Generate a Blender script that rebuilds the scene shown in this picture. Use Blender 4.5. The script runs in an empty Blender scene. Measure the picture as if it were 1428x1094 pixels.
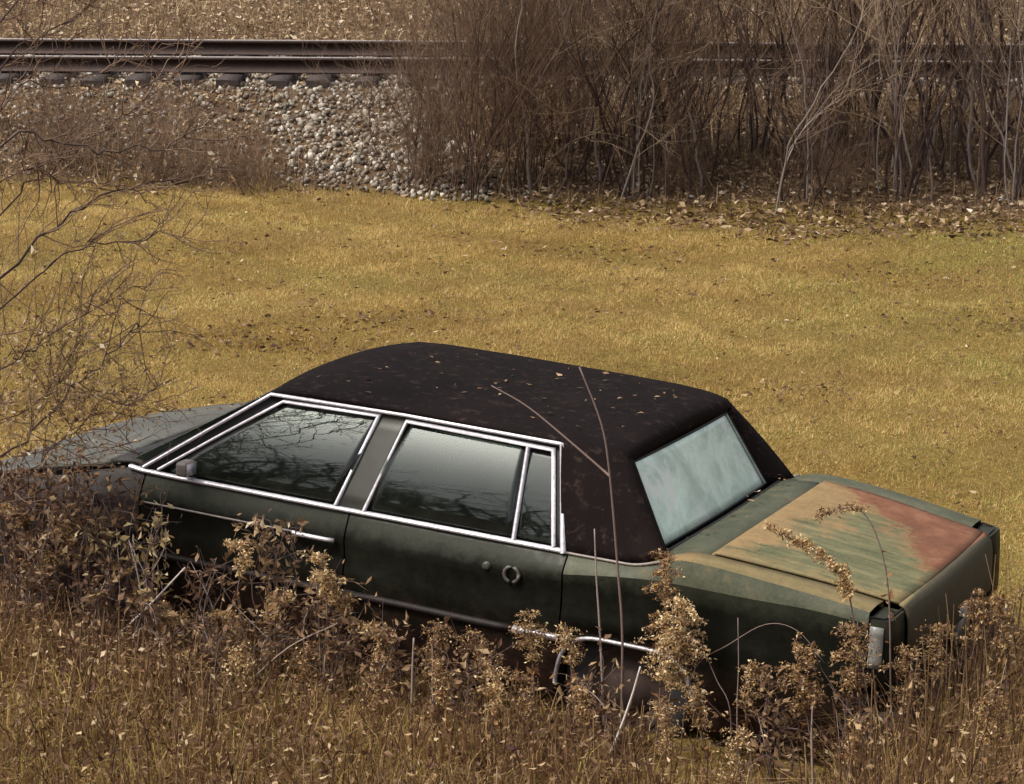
import bpy, math, random
import numpy as np
from mathutils import Matrix, Vector

# ------------------------------------------------------------------ camera, world, sun, exposure
SC = bpy.context.scene
COL = SC.collection
PW, PH = 1428.0, 1094.0                    # the photograph's pixel grid (used only to turn pixels into directions)
CF, CPITCH, CH = 3571.2, 0.2617, 4.60      # focal length in photo pixels, pitch down, eye height
cam = bpy.data.cameras.new('camera')
cam.sensor_fit = 'HORIZONTAL'; cam.sensor_width = 36.0; cam.lens = 36.0 * CF / PW
cam.clip_start = 0.1; cam.clip_end = 2000.0
camo = bpy.data.objects.new('camera', cam); COL.objects.link(camo)
camo.location = (0, 0, CH); camo.rotation_euler = (math.pi / 2 - CPITCH, 0, 0)
SC.camera = camo

SUN_EL, SUN_AZ = math.radians(54), math.radians(-108)      # azimuth clockwise from +Y
world = bpy.data.worlds.new('World'); SC.world = world; world.use_nodes = True
wn = world.node_tree.nodes; wl = world.node_tree.links
sky = wn.new('ShaderNodeTexSky'); sky.sky_type = 'NISHITA'; sky.sun_disc = False
sky.sun_elevation = SUN_EL; sky.sun_rotation = SUN_AZ
sky.air_density = 1.0; sky.dust_density = 6.0; sky.ozone_density = 1.0
hs = wn.new('ShaderNodeHueSaturation'); hs.inputs['Saturation'].default_value = 0.35
wl.new(sky.outputs[0], hs.inputs['Color']); wl.new(hs.outputs[0], wn['Background'].inputs[0]); wn['Background'].inputs[1].default_value = 0.14
sun = bpy.data.lights.new('sun', 'SUN'); sun.energy = 2.0; sun.angle = math.radians(9); sun.color = (1.0, 0.93, 0.82)
suno = bpy.data.objects.new('sun', sun); COL.objects.link(suno)
sd = Vector((math.sin(SUN_AZ) * math.cos(SUN_EL), math.cos(SUN_AZ) * math.cos(SUN_EL), math.sin(SUN_EL)))
suno.rotation_euler = sd.to_track_quat('Z', 'Y').to_euler()
vs = SC.view_settings
vs.view_transform = 'Standard'; vs.look = 'None'; vs.exposure = 0.40; vs.gamma = 1.0; vs.use_curve_mapping = False
SC.cycles.max_bounces = 6; SC.cycles.transparent_max_bounces = 8; SC.cycles.caustics_reflective = False; SC.cycles.caustics_refractive = False

rng = np.random.default_rng(7); R = random.Random(11)

# ------------------------------------------------------------------ pixel rays and the car's frame
CO = np.array([1.5737, 10.0058, 0.0])
CB = np.array([[0.8987163, -0.43683929, -0.03847667], [0.43484088, 0.89907567, -0.0507578], [0.05676643, 0.02888564, 0.99796953]])
def ray(px, py):
    a = (px - PW / 2) / CF; b = (py - PH / 2) / CF; c, s = math.cos(CPITCH), math.sin(CPITCH)
    return np.array([a, c - b * s, -s - b * c])
EYE = np.array([0, 0, CH])
def on_y(px, py, Y):                       # point of the ray on the upright plane world y = Y
    d = ray(px, py); return EYE + d * (Y / d[1])
def on_side(px, py, dist):                 # point of the ray on a plane parallel to the car's near side, dist in front of it
    d = ray(px, py); n = CB[1]; k = n @ CO - dist
    return EYE + d * ((k - n @ EYE) / (n @ d))
def car2w(p): return CO + np.asarray(p, float) @ CB
def w2car(p): return (np.asarray(p, float) - CO) @ CB.T

# ------------------------------------------------------------------ terrain height
def sm(t): t = np.clip(t, 0, 1); return t * t * (3 - 2 * t)
RYAW, RD, RE = -0.0456, 28.5256, 0.80
RT = np.array([math.cos(RYAW), math.sin(RYAW)]); RN = np.array([-math.sin(RYAW), math.cos(RYAW)])
def rail_u(x, y): return RN[0] * x + RN[1] * y - RD
def wob(x, y, s, k=0.0):
    return (np.sin(x * s + 1.3 + k) * np.cos(y * s * 1.13 + .7 + k) + .6 * np.sin(x * s * 2.3 + y * s * 1.7 + 2.1 + k) + .4 * np.cos(x * s * 4.1 - y * s * 3.7 + k)) / 2.0
def foot_u(x): return -4.40 - 0.175 * x - .45 * sm((x + .6) / 1.2) + .18 * np.sin(x * 1.9) + .1 * np.sin(x * 4.3 + 1)
def tz(x, y):
    x = np.asarray(x, float); y = np.asarray(y, float)
    u = rail_u(x, y); fu = np.clip(foot_u(np.clip(x, -12, 12)), -7, -2.6)
    top = RE - .265
    t = np.clip((u - fu) / (-.70 - fu), 0, 1)
    e = top * (t * .75 + .25 * t * t)
    e = np.where(u > 2.5, top - .28 * sm((u - 2.5) / 1.6) + .5 * sm((u - 4.5) / 14) , e)
    z = e + .035 * wob(x, y, .55) * sm((-u - 3) / 3) + .014 * wob(x, y, 2.1, 3.) * sm((-u - 2) / 2)
    lx = (x - CO[0]) * CB[0][0] + (y - CO[1]) * CB[0][1]; ly = (x - CO[0]) * CB[1][0] + (y - CO[1]) * CB[1][1]
    dx = np.maximum(np.maximum(-5.2 - lx, lx - .2), 0); dy = np.maximum(np.maximum(-ly - .4, ly - 1.9), 0)
    w = np.exp(-((dx * dx + dy * dy) / 1.9 ** 2))
    zp = .17 - (CB[2][0] * (x - CO[0]) + CB[2][1] * (y - CO[1])) / CB[2][2]
    z = z * (1 - w) + zp * w
    z = z + 3.0 * sm((7.4 - y) / 6.0) * (1 - sm((-40 - y) / 30))
    return z
def tz1(x, y): return float(tz(x, y))

# ------------------------------------------------------------------ mesh helpers
class Acc:
    def __init__(s): s.v = []; s.q = []; s.t = []; s.a = []; s.n = 0
    def add(s, v, q=None, t=None, a=0.5):
        v = np.asarray(v, float).reshape(-1, 3)
        if q is not None and len(q): s.q.append(np.asarray(q, int).reshape(-1, 4) + s.n)
        if t is not None and len(t): s.t.append(np.asarray(t, int).reshape(-1, 3) + s.n)
        s.a.append(np.broadcast_to(np.asarray(a, float), (len(v),))); s.v.append(v); s.n += len(v)
    def mesh(s, name, smooth=False):
        me = bpy.data.meshes.new(name)
        v = np.concatenate(s.v); q = np.concatenate(s.q) if s.q else np.zeros((0, 4), int); t = np.concatenate(s.t) if s.t else np.zeros((0, 3), int)
        me.vertices.add(len(v)); me.vertices.foreach_set('co', v.astype(np.float32).ravel())
        li = np.concatenate([q.ravel(), t.ravel()]).astype(np.int32)
        me.loops.add(len(li)); me.loops.foreach_set('vertex_index', li)
        st = np.concatenate([np.arange(len(q)) * 4, len(q) * 4 + np.arange(len(t)) * 3]).astype(np.int32)
        me.polygons.add(len(st)); me.polygons.foreach_set('loop_start', st)
        if smooth: me.polygons.foreach_set('use_smooth', np.ones(len(st), bool))
        at = me.attributes.new('v', 'FLOAT', 'POINT'); at.data.foreach_set('value', np.concatenate(s.a).astype(np.float32))
        me.update(calc_edges=True); me.validate()
        return me
    def tube(s, path, rad, sides=4, a=0.5, cap=True):
        path = np.asarray(path, float); n = len(path); rad = np.broadcast_to(np.asarray(rad, float), (n,))
        d = np.gradient(path, axis=0); d /= np.linalg.norm(d, axis=1)[:, None] + 1e-9
        m = d.mean(0); ref = np.array([0, 0, 1.0]) if abs(m[2]) < .8 * np.linalg.norm(m) + 1e-6 else np.array([1.0, 0, 0])
        x = np.cross(d, ref); x /= np.linalg.norm(x, axis=1)[:, None] + 1e-9; y = np.cross(d, x)
        th = np.arange(sides) * 2 * np.pi / sides
        ring = path[:, None] + rad[:, None, None] * (np.cos(th)[None, :, None] * x[:, None] + np.sin(th)[None, :, None] * y[:, None])
        i = np.arange(n - 1)[:, None] * sides; j = np.arange(sides)[None]; k = (j + 1) % sides
        q = np.stack([i + j, i + k, i + sides + k, i + sides + j], -1).reshape(-1, 4)
        t = []
        if cap and sides >= 3:
            for b in (0, (n - 1) * sides):
                for m_ in range(1, sides - 1): t.append((b, b + m_, b + m_ + 1))
        s.add(ring, q, t, a)
    def box(s, lo, hi, a=.5):
        x0, y0, z0 = lo; x1, y1, z1 = hi
        v = [(x0, y0, z0), (x1, y0, z0), (x1, y1, z0), (x0, y1, z0), (x0, y0, z1), (x1, y0, z1), (x1, y1, z1), (x0, y1, z1)]
        s.add(v, [(0, 3, 2, 1), (4, 5, 6, 7), (0, 1, 5, 4), (1, 2, 6, 5), (2, 3, 7, 6), (3, 0, 4, 7)], a=a)
    def grid(s, P, a=.5, flip=False):
        P = np.asarray(P, float); n, m = P.shape[:2]
        i = np.arange(n - 1)[:, None] * m; j = np.arange(m - 1)[None]
        q = np.stack([i + j, i + j + 1, i + m + j + 1, i + m + j], -1).reshape(-1, 4)
        if flip: q = q[:, ::-1]
        s.add(P.reshape(-1, 3), q, a=a)

def leaves(acc, P, size, a, flat=0.0, curl=.35):
    """folded dry leaves: 2 triangles sharing a midrib, at points P with lengths size"""
    n = len(P); size = np.broadcast_to(size, (n,))
    th = rng.uniform(0, 2 * np.pi, n); el = rng.normal(0, .7, n) * (1 - flat)
    d = np.stack([np.cos(th) * np.cos(el), np.sin(th) * np.cos(el), np.sin(el)], 1)
    r = rng.normal(size=(n, 3)); r[:, 2] *= 1 - flat * .9
    w = r - d * (r * d).sum(1)[:, None]; w /= np.linalg.norm(w, axis=1)[:, None] + 1e-9
    nn = np.cross(d, w)
    L = size[:, None]
    p0 = P; p1 = P + d * L; wd = rng.uniform(.10, .32, n)[:, None] * L
    c = curl * rng.uniform(.2, 1.4, n)[:, None] * L * .5
    m = P + d * L * rng.uniform(.3, .65, n)[:, None]; m2 = P + d * L * rng.uniform(.3, .65, n)[:, None]
    v = np.stack([p0, m + w * wd + nn * c, p1 + nn * c * rng.uniform(-.8, .9, n)[:, None], m2 - w * wd * rng.uniform(.5, 1.2, n)[:, None] + nn * c], 1).reshape(-1, 3)
    b = np.arange(n)[:, None] * 4
    acc.add(v, t=np.concatenate([b + [0, 1, 2], b + [0, 2, 3]]), a=np.repeat(np.broadcast_to(a, (n,)), 4))

def blades(acc, P, h, w, a, lean=.5):
    """bent grass blades: 2 segments, 3 triangles"""
    n = len(P); h = np.broadcast_to(h, (n,)); w = np.broadcast_to(w, (n,))
    th = rng.uniform(0, 2 * np.pi, n); l = np.abs(rng.normal(0, lean, n)) * h
    d = np.stack([np.cos(th), np.sin(th), 0 * th], 1); ph = rng.uniform(0, 2 * np.pi, n)
    s = np.stack([np.cos(ph), np.sin(ph), 0 * ph], 1) * (w / 2)[:, None]
    up = np.array([0, 0, 1.0])
    m = P + d * (l * .35)[:, None] + up * (h * .6)[:, None]
    t = P + d * l[:, None] + up * (h * np.clip(1 - .35 * (l / h) ** 2, .35, 1))[:, None]
    v = np.stack([P - s, P + s, m + s * .8, m - s * .8, t], 1).reshape(-1, 3)
    b = np.arange(n)[:, None] * 5
    acc.add(v, q=b + [0, 1, 2, 3], t=b + [3, 2, 4], a=np.repeat(np.broadcast_to(a, (n,)), 5))

def hairs(acc, P, h, w, a, lean=.8):
    """short single-triangle grass blades"""
    n = len(P); th = rng.uniform(0, 2 * np.pi, n); l = np.abs(rng.normal(0, lean, n)) * h; ph = rng.uniform(0, 2 * np.pi, n)
    s = np.stack([np.cos(ph), np.sin(ph), 0 * ph], 1) * (w / 2)[:, None]
    t = P + np.stack([np.cos(th) * l, np.sin(th) * l, h / np.sqrt(1 + (l / h) ** 2)], 1)
    v = np.stack([P - s, P + s, t], 1).reshape(-1, 3)
    acc.add(v, t=np.arange(n * 3).reshape(-1, 3), a=np.repeat(a, 3))

def obj(name, me, mat=None, parent=None, label=None, cat=None, group=None, kind=None):
    o = bpy.data.objects.new(name, me); COL.objects.link(o)
    if mat is not None:
        if me.materials: pass
        else: me.materials.append(mat)
    if parent is not None: o.parent = parent
    if label: o['label'] = label
    if cat: o['category'] = cat
    if group: o['group'] = group
    if kind: o['kind'] = kind
    return o
def thing(name, loc, label, cat, group=None):
    o = obj(name, None, None, None, label, cat, group); o.location = loc; o.empty_display_size = .2
    return o

# ------------------------------------------------------------------ materials
def mat(name):
    m = bpy.data.materials.new(name); m.use_nodes = True
    nt = m.node_tree; b = nt.nodes['Principled BSDF']
    return m, nt, b
def N(nt, t, **k):
    n = nt.nodes.new('ShaderNode' + t)
    for a, v in k.items():
        if a.startswith('i_'):
            key = a[2:]; n.inputs[int(key) if key.isdigit() else key].default_value = v
        else: setattr(n, a, v)
    return n
def ramp(nt, stops, fac=None, interp='LINEAR'):
    r = nt.nodes.new('ShaderNodeValToRGB'); r.color_ramp.interpolation = interp
    e = r.color_ramp.elements
    while len(e) < len(stops): e.new(.5)
    for k, (p, c) in enumerate(stops): e[k].position = p; e[k].color = (*c, 1)
    if fac is not None: nt.links.new(fac, r.inputs[0])
    return r
def mixc(nt, a, b, f, mode='MIX'):
    m = nt.nodes.new('ShaderNodeMix'); m.data_type = 'RGBA'; m.blend_type = mode
    for s, v in ((6, a), (7, b), (0, f)):
        if hasattr(v, 'is_output'): nt.links.new(v, m.inputs[s])
        elif s == 0: m.inputs[0].default_value = v
        else: m.inputs[s].default_value = (*v, 1)
    return m.outputs[2]
def noise(nt, scale, detail=4, rough=.6, coord='Object', vec=None, dist=0.0):
    n = N(nt, 'TexNoise'); n.inputs['Scale'].default_value = scale; n.inputs['Detail'].default_value = detail
    n.inputs['Roughness'].default_value = rough; n.inputs['Distortion'].default_value = dist
    if vec is None:
        tc = N(nt, 'TexCoord'); vec = tc.outputs[coord]
    nt.links.new(vec, n.inputs['Vector']); return n
def math_(nt, op, a, b=0.0, clamp=False):
    m = N(nt, 'Math', operation=op); m.use_clamp = clamp
    for k, v in ((0, a), (1, b)):
        if hasattr(v, 'is_output'): nt.links.new(v, m.inputs[k])
        else: m.inputs[k].default_value = v
    return m.outputs[0]
def simple(name, col, rough=.6, metal=0.0, var=.25, scale=8.0, bump=0.0, bscale=60., spec=.5):
    m, nt, b = mat(name)
    n = noise(nt, scale, 6)
    r = ramp(nt, [(.25, tuple(c * (1 - var) for c in col)), (.75, tuple(min(1, c * (1 + var)) for c in col))], n.outputs[0])
    nt.links.new(r.outputs[0], b.inputs['Base Color'])
    b.inputs['Roughness'].default_value = rough; b.inputs['Metallic'].default_value = metal; b.inputs['Specular IOR Level'].default_value = spec
    if bump:
        n2 = noise(nt, bscale, 5); bp = N(nt, 'Bump'); bp.inputs['Strength'].default_value = bump; bp.inputs['Distance'].default_value = .01
        nt.links.new(n2.outputs[0], bp.inputs['Height']); nt.links.new(bp.outputs[0], b.inputs['Normal'])
    return m
def veg(name, stops, patch=None, pscale=.8, pfac=.6, transl=.25, rough=.7):
    """plant matter: colour from each piece's own value v, drifting with place"""
    m, nt, b = mat(name)
    at = N(nt, 'Attribute', attribute_name='v')
    r = ramp(nt, stops, at.outputs['Fac'])
    c = r.outputs[0]
    if patch is not None:
        g = N(nt, 'NewGeometry')
        n = noise(nt, pscale, 4, .6, vec=g.outputs['Position'])
        rr = ramp(nt, [(.42, (0, 0, 0)), (.66, (1, 1, 1))], n.outputs[0])
        f = math_(nt, 'MULTIPLY', rr.outputs[0], pfac)
        c = mixc(nt, c, patch, f)
    nt.links.new(c, b.inputs['Base Color']); b.inputs['Roughness'].default_value = rough; b.inputs['Specular IOR Level'].default_value = .25
    if transl > 0:
        tr = N(nt, 'BsdfTranslucent'); nt.links.new(c, tr.inputs[0])
        mx = N(nt, 'MixShader'); mx.inputs[0].default_value = transl
        nt.links.new(b.outputs[0], mx.inputs[1]); nt.links.new(tr.outputs[0], mx.inputs[2])
        nt.links.new(mx.outputs[0], nt.nodes['Material Output'].inputs[0])
    return m

# ------------------------------------------------------------------ ground sheet
def ground_material():
    m, nt, b = mat('ground_soil')
    g = N(nt, 'NewGeometry'); pos = g.outputs['Position']
    n1 = noise(nt, .45, 5, .62, vec=pos); n2 = noise(nt, 5.0, 6, .7, vec=pos); n3 = noise(nt, 45., 4, .7, vec=pos)
    straw = ramp(nt, [(.25, (.16, .105, .028)), (.5, (.235, .16, .045)), (.78, (.30, .215, .07))], n2.outputs[0])
    green = ramp(nt, [(.3, (.10, .10, .022)), (.7, (.19, .17, .04))], n2.outputs[0])
    pf = ramp(nt, [(.5, (0, 0, 0)), (.72, (1, 1, 1))], n1.outputs[0])
    c = mixc(nt, straw.outputs[0], green.outputs[0], math_(nt, 'MULTIPLY', pf.outputs[0], .6))
    dk = ramp(nt, [(.35, (.35, .33, .33)), (.6, (1, 1, 1))], n3.outputs[0])
    c = mixc(nt, c, dk.outputs[0], .8, 'MULTIPLY')
    # brown litter on the embankment side and beyond it: distance from the near rail
    sx = N(nt, 'SeparateXYZ'); nt.links.new(pos, sx.inputs[0])
    u = math_(nt, 'ADD', math_(nt, 'MULTIPLY', sx.outputs[0], RN[0]), math_(nt, 'SUBTRACT', math_(nt, 'MULTIPLY', sx.outputs[1], RN[1]), RD))
    u = math_(nt, 'ADD', u, math_(nt, 'MULTIPLY', sx.outputs[0], .165))
    nz = math_(nt, 'MULTIPLY', math_(nt, 'SUBTRACT', n2.outputs[0], .5), 1.1)
    f = math_(nt, 'ADD', math_(nt, 'DIVIDE', math_(nt, 'ADD', u, 4.45), .5), nz, clamp=True)
    bank = math_(nt, 'DIVIDE', math_(nt, 'SUBTRACT', 8.2, sx.outputs[1]), .8, clamp=True); f = math_(nt, 'MAXIMUM', f, bank)     # brushy bank on the camera's side
    lit = ramp(nt, [(.25, (.05, .03, .022)), (.5, (.12, .077, .045)), (.75, (.24, .165, .095))], n3.outputs[0])
    c = mixc(nt, c, lit.outputs[0], f)
    nt.links.new(c, b.inputs['Base Color']); b.inputs['Roughness'].default_value = .95; b.inputs['Specular IOR Level'].default_value = .1
    bp = N(nt, 'Bump'); bp.inputs['Strength'].default_value = .7; bp.inputs['Distance'].default_value = .03
    nt.links.new(n3.outputs[0], bp.inputs['Height']); nt.links.new(bp.outputs[0], b.inputs['Normal'])
    return m
xs = np.concatenate([[-400, -200, -100, -60, -40, -25, -16], np.arange(-12, 12.01, .16), [16, 25, 40, 60, 100, 200, 400]])
ys = np.concatenate([[-300, -150, -80, -50, -30, -15, -6, 0], np.arange(1, 44, .16), [47, 52, 60, 75, 100, 150, 250, 400, 600]])
X, Y = np.meshgrid(xs, ys); G = np.stack([X, Y, tz(X, Y)], -1)
A = Acc(); A.grid(G)
obj('ground', A.mesh('ground', True), ground_material(), kind='structure')

# ------------------------------------------------------------------ railway track
M_rail = simple('rusty_rail_steel', (.040, .023, .018), .55, .5, .3, 12)
M_railtop = simple('worn_rail_head', (.34, .30, .28), .5, .6, .15, 20)
M_tie = simple('tarred_tie_wood', (.045, .032, .028), .85, 0, .45, 14, .6, 50)
c0 = np.array([0, 0]) + RN * RD
track = thing('railway_track', (c0[0], c0[1], 0), 'railway track with two rusty rails on dark wooden ties above the grey ballast', 'railway track')
track.rotation_euler = (0, 0, RYAW)
prof = [(-.075, 0), (.075, 0), (.075, .014), (.012, .03), (.012, .125), (.036, .135), (.036, .168), (-.036, .168), (-.036, .135), (-.012, .125), (-.012, .03), (-.075, .014)]
def rail_mesh():
    a = Acc(); n = len(prof); L = 40
    v = [(x, p[0], p[1] + RE - .17) for x in (-L, L) for p in prof]
    a.add(v, [(i, (i + 1) % n, n + (i + 1) % n, n + i) for i in range(n)])
    return a.mesh('rail')
rm = rail_mesh()
for off in (0.0, 1.505):
    r_ = obj('rail', rm, M_rail, track); r_.location = (0, off, 0)
    a = Acc(); a.box((-40, -.034, RE - .001), (40, .034, RE + .003)); h = obj('rail_head', a.mesh('rail_head'), M_railtop, r_)
tms = []
for k in range(4):
    a = Acc(); hw = .11 + .012 * R.random()
    P = []
    for yy in np.linspace(-.58, 2.08, 7):
        j = [R.uniform(-.008, .008) for _ in range(4)]
        P.append([(-hw + j[0], yy, RE - .345), (-hw + j[0], yy, RE - .18 + j[1]), (hw + j[2], yy, RE - .18 + j[3]), (hw + j[2], yy, RE - .345), (-hw + j[0], yy, RE - .345)])
    a.grid(np.array(P)); a.add([P[0][i] for i in range(4)], [(0, 1, 2, 3)]); a.add([P[-1][i] for i in range(4)], [(3, 2, 1, 0)])
    tms.append(a.mesh('tie'))
for k in range(-34, 35):
    t = obj('tie', tms[k % 4], M_tie, track); t.location = (k * .50 + R.uniform(-.05, .05) + .1, R.uniform(-.06, .06), R.uniform(-.012, .006)); t.rotation_euler = (0, 0, R.uniform(-.03, .03))

# ------------------------------------------------------------------ ballast
def ballast():
    a = Acc()
    phi = (1 + 5 ** .5) / 2
    ico = np.array([(-1, phi, 0), (1, phi, 0), (-1, -phi, 0), (1, -phi, 0), (0, -1, phi), (0, 1, phi), (0, -1, -phi), (0, 1, -phi), (phi, 0, -1), (phi, 0, 1), (-phi, 0, -1), (-phi, 0, 1)]) / 1.9
    tri = np.array([(0, 11, 5), (0, 5, 1), (0, 1, 7), (0, 7, 10), (0, 10, 11), (1, 5, 9), (5, 11, 4), (11, 10, 2), (10, 7, 6), (7, 1, 8), (3, 9, 4), (3, 4, 2), (3, 2, 6), (3, 6, 8), (3, 8, 9), (4, 9, 5), (2, 4, 11), (6, 2, 10), (8, 6, 7), (9, 8, 1)])
    n = 56000
    t = rng.uniform(-11, 11, n); u = rng.uniform(-4.6, 4.2, n)
    x = t * RT[0] + RN[0] * (RD + u); y = t * RT[1] + RN[1] * (RD + u)
    # dense in the bare patch and between the ties, thin where weeds cover the slope
    dens = np.where(u > -1.0, .75, .05)
    bare = np.exp(-((x + 1.95 + .28 * (u + 1)) / .95) ** 4) * (u < -.9)
    bare2 = np.exp(-((x + 4.0) / 1.9) ** 4) * np.clip((u + 3.3) / .9, 0, 1) * (u < -.9) * .36
    dens = np.maximum(dens, np.maximum(bare * 1.15, bare2)); dens = np.where((u > 2.2) & (u < 4.2), .55, dens)
    dens = np.where(u < foot_u(x) + .15, 0, dens)
    k = rng.random(n) < dens
    x, y, u = x[k], y[k], u[k]; n = len(x)
    s = rng.uniform(.017, .035, n) * np.where(rng.random(n) < .08, 1.5, 1)
    S = rng.uniform(.6, 1.15, (n, 3)) * s[:, None]
    V = ico[None] * (1 + rng.normal(0, .24, (n, 12, 1))) * S[:, None]
    th = rng.uniform(0, 6.28, n); c, sn = np.cos(th), np.sin(th)
    V = np.stack([V[..., 0] * c[:, None] - V[..., 1] * sn[:, None], V[..., 0] * sn[:, None] + V[..., 1] * c[:, None], V[..., 2]], -1)
    z = tz(x, y) + s * .25 + np.where((u < -.9), rng.uniform(0, .03, n), 0)
    V += np.stack([x, y, z], 1)[:, None]
    T = (np.arange(n)[:, None, None] * 12 + tri[None]).reshape(-1, 3)
    a.add(V, t=T, a=np.repeat(rng.random(n), 12))
    m = veg('ballast_stone', [(0, (.07, .055, .045)), (.45, (.22, .19, .15)), (.8, (.40, .355, .295)), (1, (.62, .56, .48))], (.20, .135, .09), 1.5, .45, 0, .9)
    obj('ballast_stones', a.mesh('ballast_stones'), m, kind='stuff', label='grey crushed ballast stones heaped along the railway embankment')
ballast()

# ------------------------------------------------------------------ the car (x rearward, y away from the camera, z up)
CW = 1.83; YC = CW / 2
def paint_material(name, kind):
    m, nt, b = mat(name)
    tc = N(nt, 'TexCoord'); P = tc.outputs['Object']
    n1 = noise(nt, 2.2, 6, .65, vec=P); n2 = noise(nt, 14., 6, .7, vec=P); n3 = noise(nt, 70., 4, .7, vec=P)
    st = N(nt, 'Mapping'); st.inputs['Scale'].default_value = (1.0, 7, 6); nt.links.new(P, st.inputs[0])
    ns = noise(nt, 3., 6, .7, vec=st.outputs[0])
    if kind == 'side':
        base = ramp(nt, [(.3, (.0055, .0058, .0043)), (.55, (.0098, .0104, .0073)), (.8, (.021, .0215, .015))], n1.outputs[0])
        c = base.outputs[0]
        sx = N(nt, 'SeparateXYZ'); nt.links.new(P, sx.inputs[0])
        up = math_(nt, 'ADD', math_(nt, 'MULTIPLY', math_(nt, 'SUBTRACT', sx.outputs[2], .80), 14.), math_(nt, 'MULTIPLY', math_(nt, 'SUBTRACT', n2.outputs[0], .5), 1.5), clamp=True)
        c = mixc(nt, c, (.046, .049, .034), math_(nt, 'MULTIPLY', up, .7))      # shoulder coloured paler, painting in the light its upturned metal catches
        low = math_(nt, 'MULTIPLY', math_(nt, 'SUBTRACT', .66, sx.outputs[2]), 3.2)          # rust and splashed mud climbing from the sill
        low = math_(nt, 'ADD', low, math_(nt, 'MULTIPLY', math_(nt, 'SUBTRACT', n2.outputs[0], .55), 1.8), clamp=True)
        rust = ramp(nt, [(.3, (.014, .007, .006)), (.7, (.045, .020, .014))], n2.outputs[0])
        c = mixc(nt, c, rust.outputs[0], math_(nt, 'MULTIPLY', low, .8))
        rough = .42
    elif kind == 'deck':
        base = ramp(nt, [(.3, (.060, .066, .042)), (.55, (.090, .096, .062)), (.8, (.135, .134, .088))], n1.outputs[0])
        c = base.outputs[0]
        sp = ramp(nt, [(.56, (0, 0, 0)), (.72, (1, 1, 1))], n2.outputs[0])
        c = mixc(nt, c, (.21, .13, .06), math_(nt, 'MULTIPLY', sp.outputs[0], .5))
        rough = .55
    elif kind == 'lid':
        base = ramp(nt, [(.32, (.085, .094, .050)), (.5, (.145, .142, .072)), (.70, (.24, .21, .11))], ns.outputs[0])
        c = base.outputs[0]
        sx = N(nt, 'SeparateXYZ'); nt.links.new(P, sx.inputs[0])
        big = noise(nt, 3.4, 9, .72, vec=P, dist=.4)
        w = math_(nt, 'ADD', math_(nt, 'MULTIPLY', math_(nt, 'SUBTRACT', big.outputs[0], .5), 3.2), math_(nt, 'MULTIPLY', math_(nt, 'SUBTRACT', ns.outputs[0], .5), 1.2))
        def layer(c, f, col, k, hard):
            return mixc(nt, c, col, math_(nt, 'MULTIPLY', math_(nt, 'MULTIPLY', f, hard, clamp=True), k))
        # clear coat gone to tan along the front and the near edge
        ft = math_(nt, 'ADD', math_(nt, 'MULTIPLY', math_(nt, 'ADD', math_(nt, 'MULTIPLY', sx.outputs[0], -1), -.66), 2.6), math_(nt, 'MULTIPLY', math_(nt, 'SUBTRACT', sx.outputs[1], .72), .9))
        c = layer(c, math_(nt, 'ADD', ft, math_(nt, 'MULTIPLY', w, .9)), (.32, .20, .092), .75, 2.4)
        fn = math_(nt, 'MULTIPLY', math_(nt, 'SUBTRACT', .34, sx.outputs[1]), 6.0)
        c = layer(c, math_(nt, 'ADD', fn, math_(nt, 'MULTIPLY', w, 1.6)), (.26, .18, .08), .55, 1.8)
        # rust-brown primer laid bare toward the far rear, with a flaked orange rim
        rr = math_(nt, 'ADD', math_(nt, 'MULTIPLY', math_(nt, 'SUBTRACT', sx.outputs[1], 1.08), 1.9), math_(nt, 'MULTIPLY', math_(nt, 'ADD', sx.outputs[0], .40), 2.3))
        rr = math_(nt, 'ADD', rr, math_(nt, 'MULTIPLY', w, .85))
        c = layer(c, math_(nt, 'ADD', rr, .30), (.27, .16, .075), .7, 3.0)
        red = ramp(nt, [(.3, (.10, .040, .024)), (.52, (.20, .080, .044)), (.75, (.32, .165, .10))], big.outputs[0])
        c = layer(c, rr, red.outputs[0], .92, 6.0)
        chip = noise(nt, 38., 5, .75, vec=P); c = mixc(nt, c, (.05, .03, .022), math_(nt, 'MULTIPLY', ramp(nt, [(.62, (0, 0, 0)), (.68, (1, 1, 1))], chip.outputs[0]).outputs[0], .6))
        # the drop face of the lid is an even dull olive
        dn = math_(nt, 'MULTIPLY', math_(nt, 'ADD', sx.outputs[0], .082), 90., clamp=True)
        c = mixc(nt, c, (.080, .068, .043), dn)
        rough = .68
    elif kind == 'hood':
        base = ramp(nt, [(.3, (.07, .072, .062)), (.6, (.115, .115, .10)), (.8, (.16, .155, .13))], n1.outputs[0])
        c = mixc(nt, base.outputs[0], (.12, .05, .03), math_(nt, 'MULTIPLY', ramp(nt, [(.58, (0, 0, 0)), (.7, (1, 1, 1))], n2.outputs[0]).outputs[0], .7))
        rough = .5
    d = ramp(nt, [(.36, (.42, .38, .36)), (.56, (1, 1, 1))], math_(nt, 'ADD', math_(nt, 'MULTIPLY', n3.outputs[0], .5), math_(nt, 'MULTIPLY', n2.outputs[0], .5)))
    c = mixc(nt, c, d.outputs[0], .55, 'MULTIPLY')
    nt.links.new(c, b.inputs['Base Color'])
    rg = ramp(nt, [(.3, (rough - .12,) * 3), (.7, (rough + .2,) * 3)], n2.outputs[0]); nt.links.new(rg.outputs[0], b.inputs['Roughness'])
    b.inputs['Specular IOR Level'].default_value = .14 if kind == 'side' else .25
    bp = N(nt, 'Bump'); bp.inputs['Strength'].default_value = .12; bp.inputs['Distance'].default_value = .01
    nt.links.new(math_(nt, 'ADD', n2.outputs[0], math_(nt, 'MULTIPLY', n1.outputs[0], 4.0)), bp.inputs['Height']); nt.links.new(bp.outputs[0], b.inputs['Normal'])
    return m
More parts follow.
